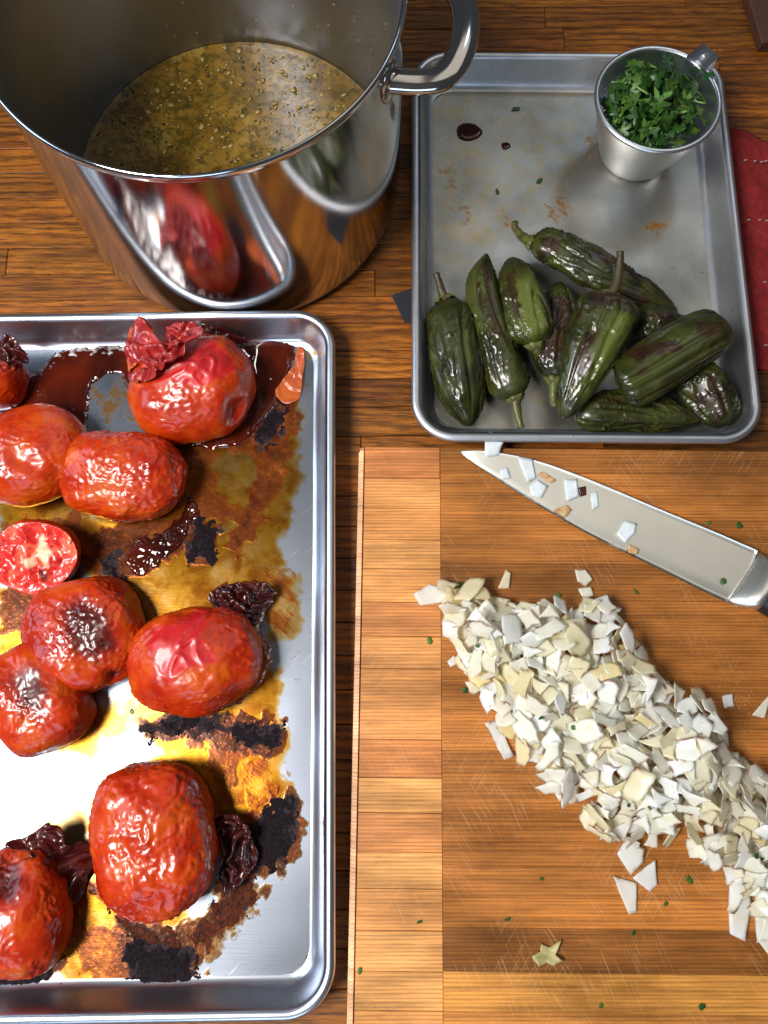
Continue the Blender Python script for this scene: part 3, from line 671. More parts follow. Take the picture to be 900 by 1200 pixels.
def pot_handle(az):
    zc = PH - 0.020
    loc = np.array([(PR + 0.0015, -0.036, 0), (PR + 0.013, -0.036, 0.0005), (PR + 0.026, -0.033, 0.002), (PR + 0.034, -0.020, 0.004), (PR + 0.037, 0, 0.005), (PR + 0.034, 0.020, 0.004), (PR + 0.026, 0.033, 0.002), (PR + 0.013, 0.036, 0.0005), (PR + 0.0015, 0.036, 0)])
    loc[0][0] -= 0.008; loc[-1][0] -= 0.008
    loc = catmull(loc, 60); ca, sa = math.cos(az), math.sin(az)
    path = np.c_[ca * loc[:, 0] - sa * loc[:, 1], sa * loc[:, 0] + ca * loc[:, 1], zc + loc[:, 2]]
    v, f = tube(path, 0.0085, 24, 0.62)
    h = obj('handle', mesh('handle', v, f), STEEL_HANDLE, pot)
    for sgn in (-1, 1):                              # foot plate where it is welded on
        a0 = az + sgn * math.asin(0.036 / PR)
        V = []; n_ = 20
        for rr, off in ((1.0, 0.0002), (0.96, 0.0016), (0.6, 0.0022), (0.0, 0.0024)):
            for k in range(n_):
                t_ = 2 * math.pi * k / n_; aa = a0 + 0.0105 * rr * math.cos(t_) / PR; r_ = PR + off
                V.append((r_ * math.cos(aa), r_ * math.sin(aa), zc - 0.001 + 0.014 * rr * math.sin(t_)))
        obj('handle_foot', mesh('handle_foot', V, grid_faces(4, n_, wrap_v=True)), STEEL_HANDLE, h)
AZ = math.radians(-5.0)
pot_handle(AZ); pot_handle(AZ + math.pi)
# soup
SZ = 0.0100
rs = np.linspace(0, 1, 60); prof = [(r * (PR - 0.0019), 0.0009 * sstep(0.975, 1.0, r)) for r in rs]
v, f = lathe(prof, 180); rr = np.hypot(v[:, 0], v[:, 1])
v[:, 2] += 0.0005 * n2(v[:, :2], 60, 1.0, 3) * (rr < PR - 0.010)
soup = tag(obj('soup', mesh('soup', v, f), SOUP, loc=(*PC, SZ)), 'golden brown oily broth with onion bits in the stockpot', 'soup')
def bits(name, n, smin, smax, mat, parent, place, flat=0.5, kind='stuff'):
    bm = bmesh.new(); bmesh.ops.create_icosphere(bm, subdivisions=1, radius=1); bv = np.array([x.co[:] for x in bm.verts]); bf = np.array([[x.index for x in g.verts] for g in bm.faces]); bm.free()
    V, F = [], []
    for i in range(n):
        p_, up_ = place(i); s_ = (smin + (smax - smin) * RNG.uniform() ** 2.5) * np.array([1, RNG.uniform(0.4, 0.9), flat]); a = RNG.uniform(0, 6.28)
        q = bv * (1 + 0.45 * RNG.normal(size=(len(bv), 1)).clip(-1, 1)) * s_
        q = q @ np.array([[math.cos(a), -math.sin(a), 0], [math.sin(a), math.cos(a), 0], [0, 0, 1]]).T
        if up_ is not None:
            zx = np.array(up_) / np.linalg.norm(up_); xx = np.cross((0, 0, 1), zx); xx /= np.linalg.norm(xx); yy = np.cross(zx, xx)
            q = q @ np.array([xx, yy, zx])
        F.append(bf + len(V) * len(bv)); V.append(q + p_)
    o = obj(name, mesh(name, np.vstack(V), np.vstack(F), True), mat, parent); o['kind'] = kind
    return o
def on_soup(i):
    r_ = (PR - 0.006) * math.sqrt(RNG.uniform()); a = RNG.uniform(0, 6.28); return np.array([r_ * math.cos(a), r_ * math.sin(a), 0.0004]), None
bits('onion_bits', 900, 0.0005, 0.0030, BIT_PALE, soup, on_soup, 0.25)
bits('herb_flecks', 600, 0.0005, 0.0016, BIT_DARK, soup, on_soup, 0.4)
def on_wall(i):
    a = RNG.uniform(0.35, 2.6); z_ = SZ + 0.012 + 0.125 * RNG.uniform() ** 1.0; r_ = PR - 0.0017
    return np.array([r_ * math.cos(a), r_ * math.sin(a), z_]), (-math.cos(a), -math.sin(a), 0)
bits('stuck_crumbs', 110, 0.0004, 0.0014, BIT_PALE, pot, on_wall, 0.3)

# ------------------------------------------------------------------ metal cup
CR, CB, CH = 0.0438, 0.0275, 0.060
CC = (0.1985, 0.4235)
cup = thing('metal_cup', 'small round aluminium measuring cup filled with chopped herbs on the pepper pan', 'cup', (*CC, PANZ + 0.0005))
ts = np.linspace(0, 1, 12)
def cup_r(t): return CB + (CR - CB) * (0.45 * math.sin(t * math.pi / 2) + 0.55 * t)
prof = [(0, 0.0), (CB - 0.006, 0.0), (CB - 0.002, 0.0012)] + [(cup_r(t), 0.004 + (CH - 0.006) * t) for t in ts]
v, f = lathe(prof, 96); obj('cup_wall', mesh('cup_wall', v, f), CUP_ALU, cup)
prof = [(cup_r(t) - 0.0012, 0.004 + (CH - 0.006) * t) for t in ts[::-1]] + [(CB - 0.004, 0.002), (0, 0.002)]
v, f = lathe(prof, 96); obj('cup_inside', mesh('cup_inside', v, f), CUP_ALU, cup)
prof = [(CR + 0.0004 + 0.0021 * math.cos(a), CH - 0.0019 + 0.0018 * math.sin(a)) for a in np.linspace(0, 2 * math.pi, 13)]
v, f = lathe(prof, 96); obj('cup_rim', mesh('cup_rim', v, f), CUP_ALU, cup)
ha = math.radians(44)                                # strap handle riveted over the rim
pth = catmull([(CR - 0.0045, 0, CH - 0.006), (CR - 0.0035, 0, CH + 0.0002), (CR + 0.001, 0, CH + 0.0012), (CR + 0.010, 0, CH + 0.0012), (CR + 0.0155, 0, CH - 0.002), (CR + 0.0160, 0, CH - 0.014), (CR + 0.008, 0, CH - 0.030)], 40)
V = []
for i, p_ in enumerate(pth):
    wv = 0.0092 - 0.0030 * (i / 39.0)
    if i < 6: wv *= 0.7 + 0.05 * i
    for sy in (-wv, wv):
        V.append((math.cos(ha) * p_[0] - math.sin(ha) * sy, math.sin(ha) * p_[0] + math.cos(ha) * sy, p_[2]))
hd = obj('handle_strap', mesh('handle_strap', V, grid_faces(40, 2)), CUP_ALU, cup)
md = hd.modifiers.new('thickness', 'SOLIDIFY'); md.thickness = 0.0012; md.offset = 1
v, f = lathe([(0.0, 0.0016), (0.0012, 0.0013), (0.0020, 0.0004), (0.0022, -0.0012)], 20)
obj('rivet', mesh('rivet', v + np.array([math.cos(ha) * (CR + 0.0052), math.sin(ha) * (CR + 0.0052), CH + 0.0022]), f), CUP_ALU, hd)

# ------------------------------------------------------------------ piling of small pieces
class Pile:
    """height map that lets pieces come to rest on those below"""
    def __init__(s, x0, x1, y0, y1, base, step=0.0015):
        s.x0, s.y0, s.st = x0, y0, step; s.nx, s.ny = int((x1 - x0) / step) + 1, int((y1 - y0) / step) + 1
        s.h = np.full((s.nx, s.ny), base)
    def idx(s, q):
        return np.clip(((q[:, 0] - s.x0) / s.st).round().astype(int), 0, s.nx - 1), np.clip(((q[:, 1] - s.y0) / s.st).round().astype(int), 0, s.ny - 1)
    def drop(s, pts_top, pts_bot, x, y, ang, rx, ry, sink=0.001, follow=0.8):
        r_ = 0.006; ii = s.idx(np.array([[x - r_, y], [x + r_, y], [x, y - r_], [x, y + r_]])); hh = s.h[ii]
        gx, gy = np.clip(np.array([hh[1] - hh[0], hh[3] - hh[2]]) / (2 * r_), -0.8, 0.8) * follow
        up = Vector((-gx, -gy, 1)).normalized()
        M = Vector((0, 0, 1)).rotation_difference(up).to_matrix() @ Matrix.Rotation(ang, 3, 'Z') @ Matrix.Rotation(rx, 3, 'X') @ Matrix.Rotation(ry, 3, 'Y')
        Mn = np.array(M); b = pts_bot @ Mn.T; t = pts_top @ Mn.T
        ib = s.idx(b[:, :2] + (x, y)); z = (s.h[ib] - b[:, 2]).max() - sink
        z = max(z, (s.base_at(ib) - b[:, 2]).max())
        it = s.idx(t[:, :2] + (x, y)); np.maximum.at(s.h, it, t[:, 2] + z)
        m4 = M.to_4x4(); m4.translation = (x, y, z); return m4
    def base_at(s, ib): return s.floor[ib] if hasattr(s, 'floor') else np.full(len(ib[0]), -1.0)

def plate_mesh(name, corners, thick, bend, seed, nb=22, nr=4, jag=0.12, bowed=0.0):
    """thin, irregular, bent chip; corners: outline in metres"""
    r = np.random.default_rng(seed); c = np.asarray(corners, float); m = len(c); out = []
    per = max(2, nb // m)
    for k in range(m):
        for j in range(per):
            if j == 0: bow = r.normal() * bowed; e_ = c[(k + 1) % m] - c[k]; pn_ = np.array([e_[1], -e_[0]])
            t = j / per; q = c[k] * (1 - t) + c[(k + 1) % m] * t + pn_ * bow * 4 * t * (1 - t); out.append(q * (1 + jag * 0.5 * r.normal() * (0.3 if j else 0.1)))
    out = np.array(out); n_ = len(out); V = []; E = []
    for side in (1, -1):
        V.append((0, 0, side * thick / 2)); E.append(0)
        for i in range(1, nr + 1):
            s_ = i / nr
            for q in out * (s_ if i < nr else (1.0 if side == 1 else 0.97)):
                V.append((q[0], q[1], side * thick / 2 * (1 - 0.35 * s_ ** 3))); E.append(s_)
    V = np.array(V); V[:, 2] += bend[0] * V[:, 0] ** 2 + bend[1] * V[:, 1] ** 2 + 0.0005 * noise(np.c_[V[:, :2] * 120, np.full(len(V), seed * 1.7)])
    F = []; o2 = 1 + nr * n_
    for off, rev in ((0, False), (o2, True)):
        fs = [(off, off + 1 + k, off + 1 + (k + 1) % n_) for k in range(n_)] + [tuple(off + 1 + a for a in g) for g in grid_faces(nr, n_, wrap_v=True)]
        F += [g[::-1] for g in fs] if rev else fs
    l1, l2 = 1 + (nr - 1) * n_, o2 + 1 + (nr - 1) * n_
    F += [(l1 + (k + 1) % n_, l1 + k, l2 + k, l2 + (k + 1) % n_) for k in range(n_)]
    me = mesh(name, V, F, True, {'edge': np.array(E)})
    return me, V[:o2], V[o2:]
# onion chips
random.seed(21); chips = []
for k in range(36):
    L_, W_ = random.uniform(0.0055, 0.0122), random.uniform(0.0040, 0.0082)
    m_ = random.choice((4, 4, 4, 5, 3)); cs = []
    for j in range(m_):
        a = 2 * math.pi * (j + 0.5 + random.uniform(-0.25, 0.25)) / m_
        cs.append((L_ * 1.25 * math.cos(a) * random.uniform(0.8, 1.1), W_ * 1.25 * math.sin(a) * random.uniform(0.8, 1.1)))
    me, vt, vb = plate_mesh('onion_chip', cs, random.uniform(0.0006, 0.0012), (random.uniform(-9, 11), random.uniform(-26, 28)), k, jag=0.25, bowed=0.09)
    me.materials.append(ONION); chips.append((me, vt, vb))
heap_poly = PP([(508, 694), (530, 674), (575, 692), (640, 705), (690, 698), (718, 714), (770, 780), (810, 803), (842, 840), (862, 890), (905, 912), (985, 985), (990, 1140), (912, 1108), (866, 1066), (832, 1016), (780, 992), (735, 994), (690, 974), (655, 944), (620, 905), (585, 862), (545, 802), (510, 722)], BZ + 0.008)
pile = Pile(0.0, 0.36, -0.22, 0.16, BZ)
gx = pile.x0 + pile.st * np.arange(pile.nx); gy = pile.y0 + pile.st * np.arange(pile.ny)
GX, GY = np.meshgrid(gx, gy, indexing='ij'); gq = np.c_[GX.ravel(), GY.ravel()]
gd = -sdf(heap_poly, gq)
target = (BZ + np.where(gd > 0, 0.021 * np.sqrt(np.clip(gd / 0.030, 0, 1)) * (1 + 0.35 * n2(gq, 40, 2.0, 2)), -1)).reshape(pile.nx, pile.ny)
cand = np.argwhere(target > BZ)
placed = []; RNG = np.random.default_rng(101)
for i in range(760):
    best = cand[RNG.integers(0, len(cand), 14)]
    dd = target[best[:, 0], best[:, 1]] - pile.h[best[:, 0], best[:, 1]]
    b_ = best[dd.argmax()]
    if dd.max() < -0.001 and i > 430: break
    me, vt, vb = chips[RNG.integers(len(chips))]
    tl = 0.34 if i < 150 else 0.27
    m4 = pile.drop(vt, vb, gx[b_[0]], gy[b_[1]], RNG.uniform(0, 6.28), RNG.normal() * tl, RNG.normal() * tl, 0.0034)
    if RNG.uniform() < 0.3 : pass
    placed.append((me, m4))
N_IND = 290
under, top_ = placed[:-N_IND], placed[-N_IND:]
V, F, E = [], [], []; off = 0
for me, m4 in under:
    n_ = len(me.vertices); co = np.empty(n_ * 3); me.vertices.foreach_get('co', co); co = co.reshape(-1, 3)
    V.append(co @ np.array(m4)[:3, :3].T + np.array(m4.translation)); F += [tuple(off + i for i in p_.vertices) for p_ in me.polygons]
    e_ = np.empty(n_); me.attributes['edge'].data.foreach_get('value', e_); E.append(e_); off += n_
if V:
    o = obj('onion_underlayer', mesh('onion_underlayer', np.vstack(V), F, True, {'edge': np.concatenate(E)}), ONION)
    tag(o, 'mass of chopped onion buried inside the heap on the cutting board', 'onion', kind='stuff')
for me, m4 in top_:
    o = obj('onion_piece', me); o.matrix_world = m4
    tag(o, 'piece of chopped cooked onion in the long heap on the cutting board', 'onion', 'chopped onion heap')
def lone(px, py, k, ang, label, name='onion_piece', cat='onion', z=BZ, group=None, sc=1.0, rx=0.0, ry=0.0, lst=None, par=None, zoff=None):
    me, vt, vb = (lst or chips)[k % len(lst or chips)]
    M = Matrix.Rotation(ang, 3, 'Z') @ Matrix.Rotation(rx, 3, 'X') @ Matrix.Rotation(ry, 3, 'Y') @ Matrix.Diagonal((sc, sc, sc))
    zz = z - (np.vstack([vt, vb]) @ np.array(M).T)[:, 2].min() + 0.0002
    p_ = P(px, py, z); m4 = M.to_4x4(); m4.translation = (p_[0], p_[1], zz)
    o = obj(name, me); o.matrix_world = m4
    return tag(o, label, cat, group)
# custom pieces lying by themselves
def chip_px(pts, thick, bend, seed):
    w_ = PP(pts, BZ); c = w_.mean(0); me, vt, vb = plate_mesh('onion_chip', (w_ - c)[::-1], thick, bend, seed, 24, 4, 0.03); me.materials.append(ONION); return me, vt, vb, c
for pts, lb, th in [
    ([(717, 1026), (745, 1034), (745, 1068), (736, 1071)], 'thin white onion wedge lying alone in front of the heap', 0.0015),
    ([(740, 1028), (766, 1007), (769, 1036), (760, 1044)], 'white onion triangle with browned rim beside the thin wedge', 0.002),
    ([(722, 1000), (732, 982), (755, 994), (752, 1010), (738, 1025)], 'pearly square onion piece at the front edge of the heap', 0.002),
    ([(567, 847), (582, 842), (602, 886), (590, 890)], 'long flat white onion strip beside the left flank of the heap', 0.0016),
    ([(484, 697), (503, 685), (525, 692), (522, 706), (492, 710)], 'flared onion petal resting on the pale end band of the board', 0.0018),
    ([(673, 668), (686, 667), (694, 680), (686, 688), (676, 682)], 'small glassy onion chip near the knife, by itself', 0.0016),
    ([(676, 690), (692, 688), (695, 698), (684, 703)], 'small pale onion chip just below the glassy one', 0.0016),
    ([(583, 690), (592, 668), (598, 672), (596, 690)], 'tiny upright onion curl behind the heap', 0.002),
    ([(523, 775), (532, 768), (537, 777), (528, 782)], 'tiny onion scrap at the joint of the board', 0.0012),
    ([(852, 1030), (874, 1034), (878, 1062), (868, 1100), (852, 1092)], 'blue-white onion chunk jutting from the front of the heap', 0.0035),
    ([(882, 1072), (905, 1060), (915, 1100), (898, 1118), (885, 1100)], 'creamy onion slice at the right frame side of the heap', 0.003),
    ([(900, 815), (903, 813), (895, 842), (880, 838)], 'faint onion scrap on the right of the board', 0.001),
    ([(845, 815), (858, 812), (860, 828), (848, 830)], 'translucent onion flake on the wet side of the heap', 0.001)]:
    me, vt, vb, c = chip_px(pts, th, (random.uniform(4, 12), random.uniform(-6, 12)), int(pts[0][0]))
    o = obj('onion_piece', me, loc=(c[0], c[1], BZ - vb[:, 2].min() + 0.0002)); tag(o, lb, 'onion')
star = [(-.010, .001), (-.006, -.006), (-.001, -.0035), (.0035, -.0055), (.0085, -.002), (.0045, .001), (.0090, .009), (.0015, .0045), (-.0035, .0065), (-.0045, .0025)]
me, vt, vb = plate_mesh('onion_root', star, 0.0022, (35, -40), 77, 30, 4, 0.15); me.materials.append(plain('onion_root_flesh', (0.50, 0.42, 0.20), 0.45, (0.22, 0.20, 0.06), 200, 0.4))
p_ = P(641, 1119, BZ); tag(obj('onion_root', me, loc=(p_[0], p_[1], BZ - vb[:, 2].min() + 0.0002)), 'star-shaped greenish onion root scrap alone on the board', 'onion')

# ------------------------------------------------------------------ knife
knife = thing('chef_knife', 'chef knife with wet steel blade and black handle lying behind the onions', 'knife', (0, 0, 0))
spine = [(540, 528), (571, 529), (626, 540), (689, 563), (773, 599), (830, 623), (884, 647)]
edge_ = [(540, 529), (560, 545), (583, 561), (626, 589), (689, 626), (773, 668), (820, 692), (862, 712)]
ns = 90
sp_ = catmull([(*P(x, y, BZ + 0.003)[:2], 0) for x, y in spine], ns); ed_ = catmull([(*P(x, y, BZ + 0.003)[:2], 0) for x, y in edge_], ns)
V = []; nw = 14; s_ = np.linspace(0, 1, ns)
for side in (1, -1):
    for i in range(ns):
        zc = BZ + 0.0016 + 0.0052 * s_[i]
        for j in range(nw):
            t = j / (nw - 1); q = sp_[i] * (1 - t) + ed_[i] * t
            th = 0.0011 * min(1, 0.25 + s_[i] * 1.5) * (1 - 0.45 * t) * min(1.0, (1 - t) / 0.16) + 0.00006
            V.append((q[0], q[1], zc - 0.0012 * t + side * th))
f1 = grid_faces(ns, nw); f2 = [tuple(a + ns * nw for a in g[::-1]) for g in f1]
ring = [i * nw for i in range(ns)] + [(ns - 1) * nw + j for j in range(1, nw)] + [i * nw + nw - 1 for i in range(ns - 2, -1, -1)] + [j for j in range(nw - 2, 0, -1)]
fr = [(ring[k], ring[(k + 1) % len(ring)], ring[(k + 1) % len(ring)] + ns * nw, ring[k] + ns * nw) for k in range(len(ring))]
obj('blade', mesh('blade', V, f1 + f2 + fr), STEEL_KNIFE, knife)
# bolster and handle: oval sections along the knife's axis
ax0 = (sp_[-1] + ed_[-1])[:2] / 2; dirv = (P(1020, 782, BZ) - P(872, 680, BZ))[:2]; dirv /= np.linalg.norm(dirv); side = np.array([-dirv[1], dirv[0]])
def sections(secs, n=28):
    V = []
    for d_, up_, dn_, hz, zc in secs:                # distance, reach to spine side, reach to edge side, half thickness, centre height
        for k in range(n):
            a = 2 * math.pi * k / n; c_, s2 = math.cos(a), math.sin(a); e = 0.75
            lat = (up_ if c_ > 0 else dn_) * math.copysign(abs(c_) ** e, c_); z_ = hz * math.copysign(abs(s2) ** e, s2)
            q = ax0 + dirv * (d_ - 0.0 * lat) + side * lat
            V.append((q[0], q[1], zc + z_))
    m_ = len(secs); return V, grid_faces(m_, n, wrap_v=True) + [tuple(range(n)), tuple((m_ - 1) * n + k for k in reversed(range(n)))]
ZK = BZ + 0.0098
hw_ = np.linalg.norm((sp_[-1] - ed_[-1])[:2]) / 2
V, f = sections([(-0.0030, hw_ * 0.98, hw_ * 0.98, 0.0013, BZ + 0.0066), (0.0, hw_ * 0.99, hw_, 0.0030, BZ + 0.0070), (0.004, hw_ * 0.94, hw_ * 0.97, 0.0062, BZ + 0.0078), (0.007, hw_ * 0.72, hw_ * 0.93, 0.0080, BZ + 0.0086), (0.010, hw_ * 0.56, hw_ * 0.84, 0.0086, BZ + 0.0094), (0.0145, hw_ * 0.52, hw_ * 0.74, 0.0088, ZK)])
obj('bolster', mesh('bolster', V, f), STEEL_KNIFE, knife)
V, f = sections([(0.0146, hw_ * 0.53, hw_ * 0.74, 0.0090, ZK), (0.040, hw_ * 0.56, hw_ * 0.68, 0.0095, ZK), (0.070, hw_ * 0.58, hw_ * 0.74, 0.0096, ZK), (0.100, hw_ * 0.54, hw_ * 0.66, 0.0095, ZK), (0.122, hw_ * 0.50, hw_ * 0.78, 0.0090, ZK), (0.130, hw_ * 0.40, hw_ * 0.60, 0.0070, ZK)])
obj('handle', mesh('handle', V, f), BLACK_PLASTIC, knife)
def blade_z(px, py):
    q = P(px, py, BZ + 0.003)[:2]; d_ = np.linalg.norm((sp_ + ed_)[:, :2] / 2 - q, axis=1); i = d_.argmin(); return BZ + 0.0016 + 0.0052 * s_[i] + 0.0009
WET = plain('wet_onion_flake', (0.62, 0.68, 0.72), 0.25, (0.52, 0.56, 0.56), 200)
for pts, lb, brown in [
    ([(568, 514), (574, 506), (592, 516), (588, 522), (584, 534), (568, 536)], 'onion flake hanging over the knife spine near its tip', 0),
    ([(606, 536), (624, 538), (628, 560), (618, 566)], 'long pale onion flake stuck on the blade near its tip', 0),
    ([(620, 570), (630, 562), (642, 570), (634, 584), (622, 580)], 'square onion flake stuck on the blade beside the long flake', 0),
    ([(660, 562), (676, 562), (678, 582), (664, 588)], 'faint onion flake at the middle of the blade', 0),
    ([(692, 578), (699, 576), (701, 594), (694, 598)], 'narrow blue-white onion flake on the mid blade', 0),
    ([(722, 626), (732, 610), (746, 614), (744, 624), (732, 637)], 'onion cube chip stuck alone on the broad part of the blade', 0),
    ([(585, 552), (594, 548), (598, 560), (588, 562)], 'tiny onion scrap on the blade edge near the tip', 0),
    ([(630, 556), (636, 553), (652, 563), (646, 566)], 'brown onion sliver stuck on the blade', 1),
    ([(648, 598), (664, 592), (670, 598), (662, 606)], 'browned onion curl at the cutting edge of the blade', 1),
    ([(736, 638), (748, 644), (746, 650), (736, 648)], 'small tan onion fleck under the cube chip on the blade', 1),
    ([(677, 572), (686, 570), (687, 580), (680, 582)], 'dark brown onion speck on the mid blade', 2)]:
    z_ = blade_z(np.mean([a[0] for a in pts]), np.mean([a[1] for a in pts])); w_ = PP(pts, z_); c = w_.mean(0)
    me, vt, vb = plate_mesh('onion_chip', (w_ - c)[::-1], 0.0009, (5, 5), int(pts[0][0]) + 1, 20, 3, 0.05)
    me.materials.append((WET, SKIN_ORANGE if False else plain('brown_onion', (0.38, 0.17, 0.05), 0.4, (0.55, 0.40, 0.22), 250), SKIN_DARK)[brown])
    tag(obj('onion_flake', me, loc=(c[0], c[1], z_ - vb[:, 2].min())), lb, 'onion')

# ------------------------------------------------------------------ chopped cilantro
def leaf_outline(seed, lobes=3, r0=0.006):
    r = np.random.default_rng(seed); pts = []
    n_ = 30
    for k in range(n_):
        a = 2 * math.pi * k / n_
        rad = r0 * (0.62 + 0.30 * math.cos(lobes * a + r.uniform(-.2, .2)) + 0.16 * math.cos(9 * a + seed)) * r.uniform(0.9, 1.1)
        pts.append((rad * math.cos(a) * 1.15, rad * math.sin(a)))
    return pts
leaves = []
for k in range(14):
    me, vt, vb = plate_mesh('leaf', leaf_outline(k, random.choice((3, 3, 5, 2)), random.uniform(0.0052, 0.0098)), 0.0003, (random.uniform(-45, 45), random.uniform(-45, 45)), k + 200, 30, 4, 0.02)
    me.materials.append(LEAF); leaves.append((me, vt, vb))
for k in range(4):                                   # stem bits
    L_ = random.uniform(0.003, 0.006); me, vt, vb = plate_mesh('leaf_stalk', [(-L_, -0.0008), (L_, -0.0008), (L_, 0.0008), (-L_, 0.0008)], 0.0014, (8, 0), k + 300, 12, 3, 0.02)
    me.materials.append(plain('cilantro_stalk', (0.16, 0.30, 0.06), 0.4)); leaves.append((me, vt, vb))
cz = PANZ + 0.0005
cp = Pile(CC[0] - 0.05, CC[0] + 0.05, CC[1] - 0.05, CC[1] + 0.05, cz + 0.039, 0.001)
placed = []; RNG = np.random.default_rng(202)
for i in range(230):
    best = None
    for _ in range(6):
        r_ = 0.0338 * math.sqrt(RNG.uniform()); a = RNG.uniform(0, 6.28); x_, y_ = CC[0] + r_ * math.cos(a), CC[1] + r_ * math.sin(a)
        ii = cp.idx(np.array([[x_, y_]])); tgt = cz + 0.050 + 0.004 * (1 - (r_ / 0.036) ** 2) - 0.08 * (x_ - CC[0]) - cp.h[ii][0]
        if best is None or tgt > best[0]: best = (tgt, x_, y_, r_)
    if best[0] < -0.0015: continue
    k = RNG.integers(14) if RNG.uniform() < 0.86 else 14 + RNG.integers(4)
    me, vt, vb = leaves[k]
    sc = 0.8 if best[3] > 0.027 else 1.0
    m4 = cp.drop(vt * sc, vb * sc, best[1], best[2], RNG.uniform(0, 6.28), RNG.normal() * 0.3, RNG.normal() * 0.3, 0.0032)
    placed.append((me, m4 @ Matrix.Diagonal((sc, sc, sc, 1))))
NL = min(150, len(placed) - 20)
V, F, off = [], [], 0
for me, m4 in placed[:-NL]:
    n_ = len(me.vertices); co = np.empty(n_ * 3); me.vertices.foreach_get('co', co); co = co.reshape(-1, 3)
    V.append(co @ np.array(m4)[:3, :3].T + np.array(m4.translation)); F += [tuple(off + i for i in q.vertices) for q in me.polygons]; off += n_
tag(obj('cilantro_underlayer', mesh('cilantro_underlayer', np.vstack(V), F), LEAF), 'mass of chopped green herb filling the metal cup', 'herb', kind='stuff')
for me, m4 in placed[-NL:]:
    o = obj('cilantro_leaf', me); o.matrix_world = m4; tag(o, 'chopped green herb leaf in the heap in the metal cup', 'herb', 'chopped herbs in the metal cup')
def big_leaf(px, py, z, r0, label, rot, rx=0.0, ry=0.0, k=0):
    me, vt, vb = plate_mesh('leaf', leaf_outline(90 + k, 5 if k != 1 else 3, r0), 0.0003, (20, -15), 400 + k, 30, 5, 0.02)
    m = Mat('cilantro_leaf_light' if k == 0 else 'cilantro_leaf_deep')
    m.bs(Base_Color=m.ramp(m.noise(m.pos(), 300, 3), (0.35, (0.10, 0.24, 0.05) if k == 0 else (0.02, 0.11, 0.02)), (0.7, (0.06, 0.18, 0.03) if k == 0 else (0.012, 0.06, 0.01))), Roughness=0.42)
    me.materials.append(m.m); p_ = P(px, py, z)
    o = obj('cilantro_leaf', me, loc=p_); o.rotation_euler = (rx, ry, rot); tag(o, label, 'herb')
big_leaf(772, 118, cz + 0.0625, 0.0115, 'large pale green herb leaf spread on top of the herb heap', 0.6, 0.25, -0.1, 0)
big_leaf(828, 87, cz + CH + 0.003, 0.0068, 'dark green herb leaf caught on the cup rim by the handle strap', 0.3, 0.1, 0.35, 1)
big_leaf(783, 72, cz + CH - 0.002, 0.0075, 'upright green herb leaf at the back rim of the cup', 1.2, 0.5, 0.2, 2)
torn = []
for k in range(8):
    me, vt, vb = plate_mesh('torn_leaf', [(random.uniform(.6, 1.2) * 0.0036 * math.cos(a), random.uniform(.4, 1.0) * 0.0030 * math.sin(a)) for a in np.linspace(0, 5.3, 6)], 0.0003, (30, -30), 500 + k, 18, 3, 0.2)
    me.materials.append(LEAF); torn.append((me, vt, vb))
flecks = [(545, 809), (539, 686), (503, 751), (653, 698), (745, 560 + 133), (807, 1030), (780, 1059), (742, 1093), (704, 1178), (822, 1180), (422, 1137), (492, 1080), (594, 1077), (635, 1030), (830, 613), (848, 681), (866, 616), (155, 834), (632, 212), (583, 225), (605, 128)]
for i, (x_, y_) in enumerate(flecks):
    on_pan = x_ == 155 or y_ < 300
    zz = PANZ + 0.0004 if on_pan else (blade_z(x_, y_) if (x_, y_) == (848, 681) else BZ)
    lb = {(155, 834): 'green herb fleck on the bare metal of the tomato pan', (848, 681): 'green herb fleck stuck on the knife blade by the bolster', (422, 1137): 'green herb fleck on the rounded edge of the cutting board'}.get((x_, y_))
    lone(x_, y_, i, RNG.uniform(0, 6), lb or ('green herb fleck lying on the bare floor of the pepper pan' if on_pan else 'green herb fleck scattered on the cutting board wood'), 'herb_fleck', 'herb', zz, None if lb else ('herb flecks on the pepper pan' if on_pan else 'herb flecks on the cutting board'), RNG.uniform(0.5, 1.0), lst=torn)
# leaves on the onions
for i in range(12):
    b_ = cand[RNG.integers(len(cand))]; me, vt, vb = torn[i % 8]
    m4 = pile.drop(vt * .6, vb * .6, gx[b_[0]], gy[b_[1]], RNG.uniform(0, 6), 0.1, 0.1, 0.0002)
    o = obj('herb_fleck', me); o.matrix_world = m4 @ Matrix.Diagonal((.6, .6, .6, 1)); tag(o, 'green herb fleck sticking to the onion heap', 'herb', 'herb flecks on the onions')

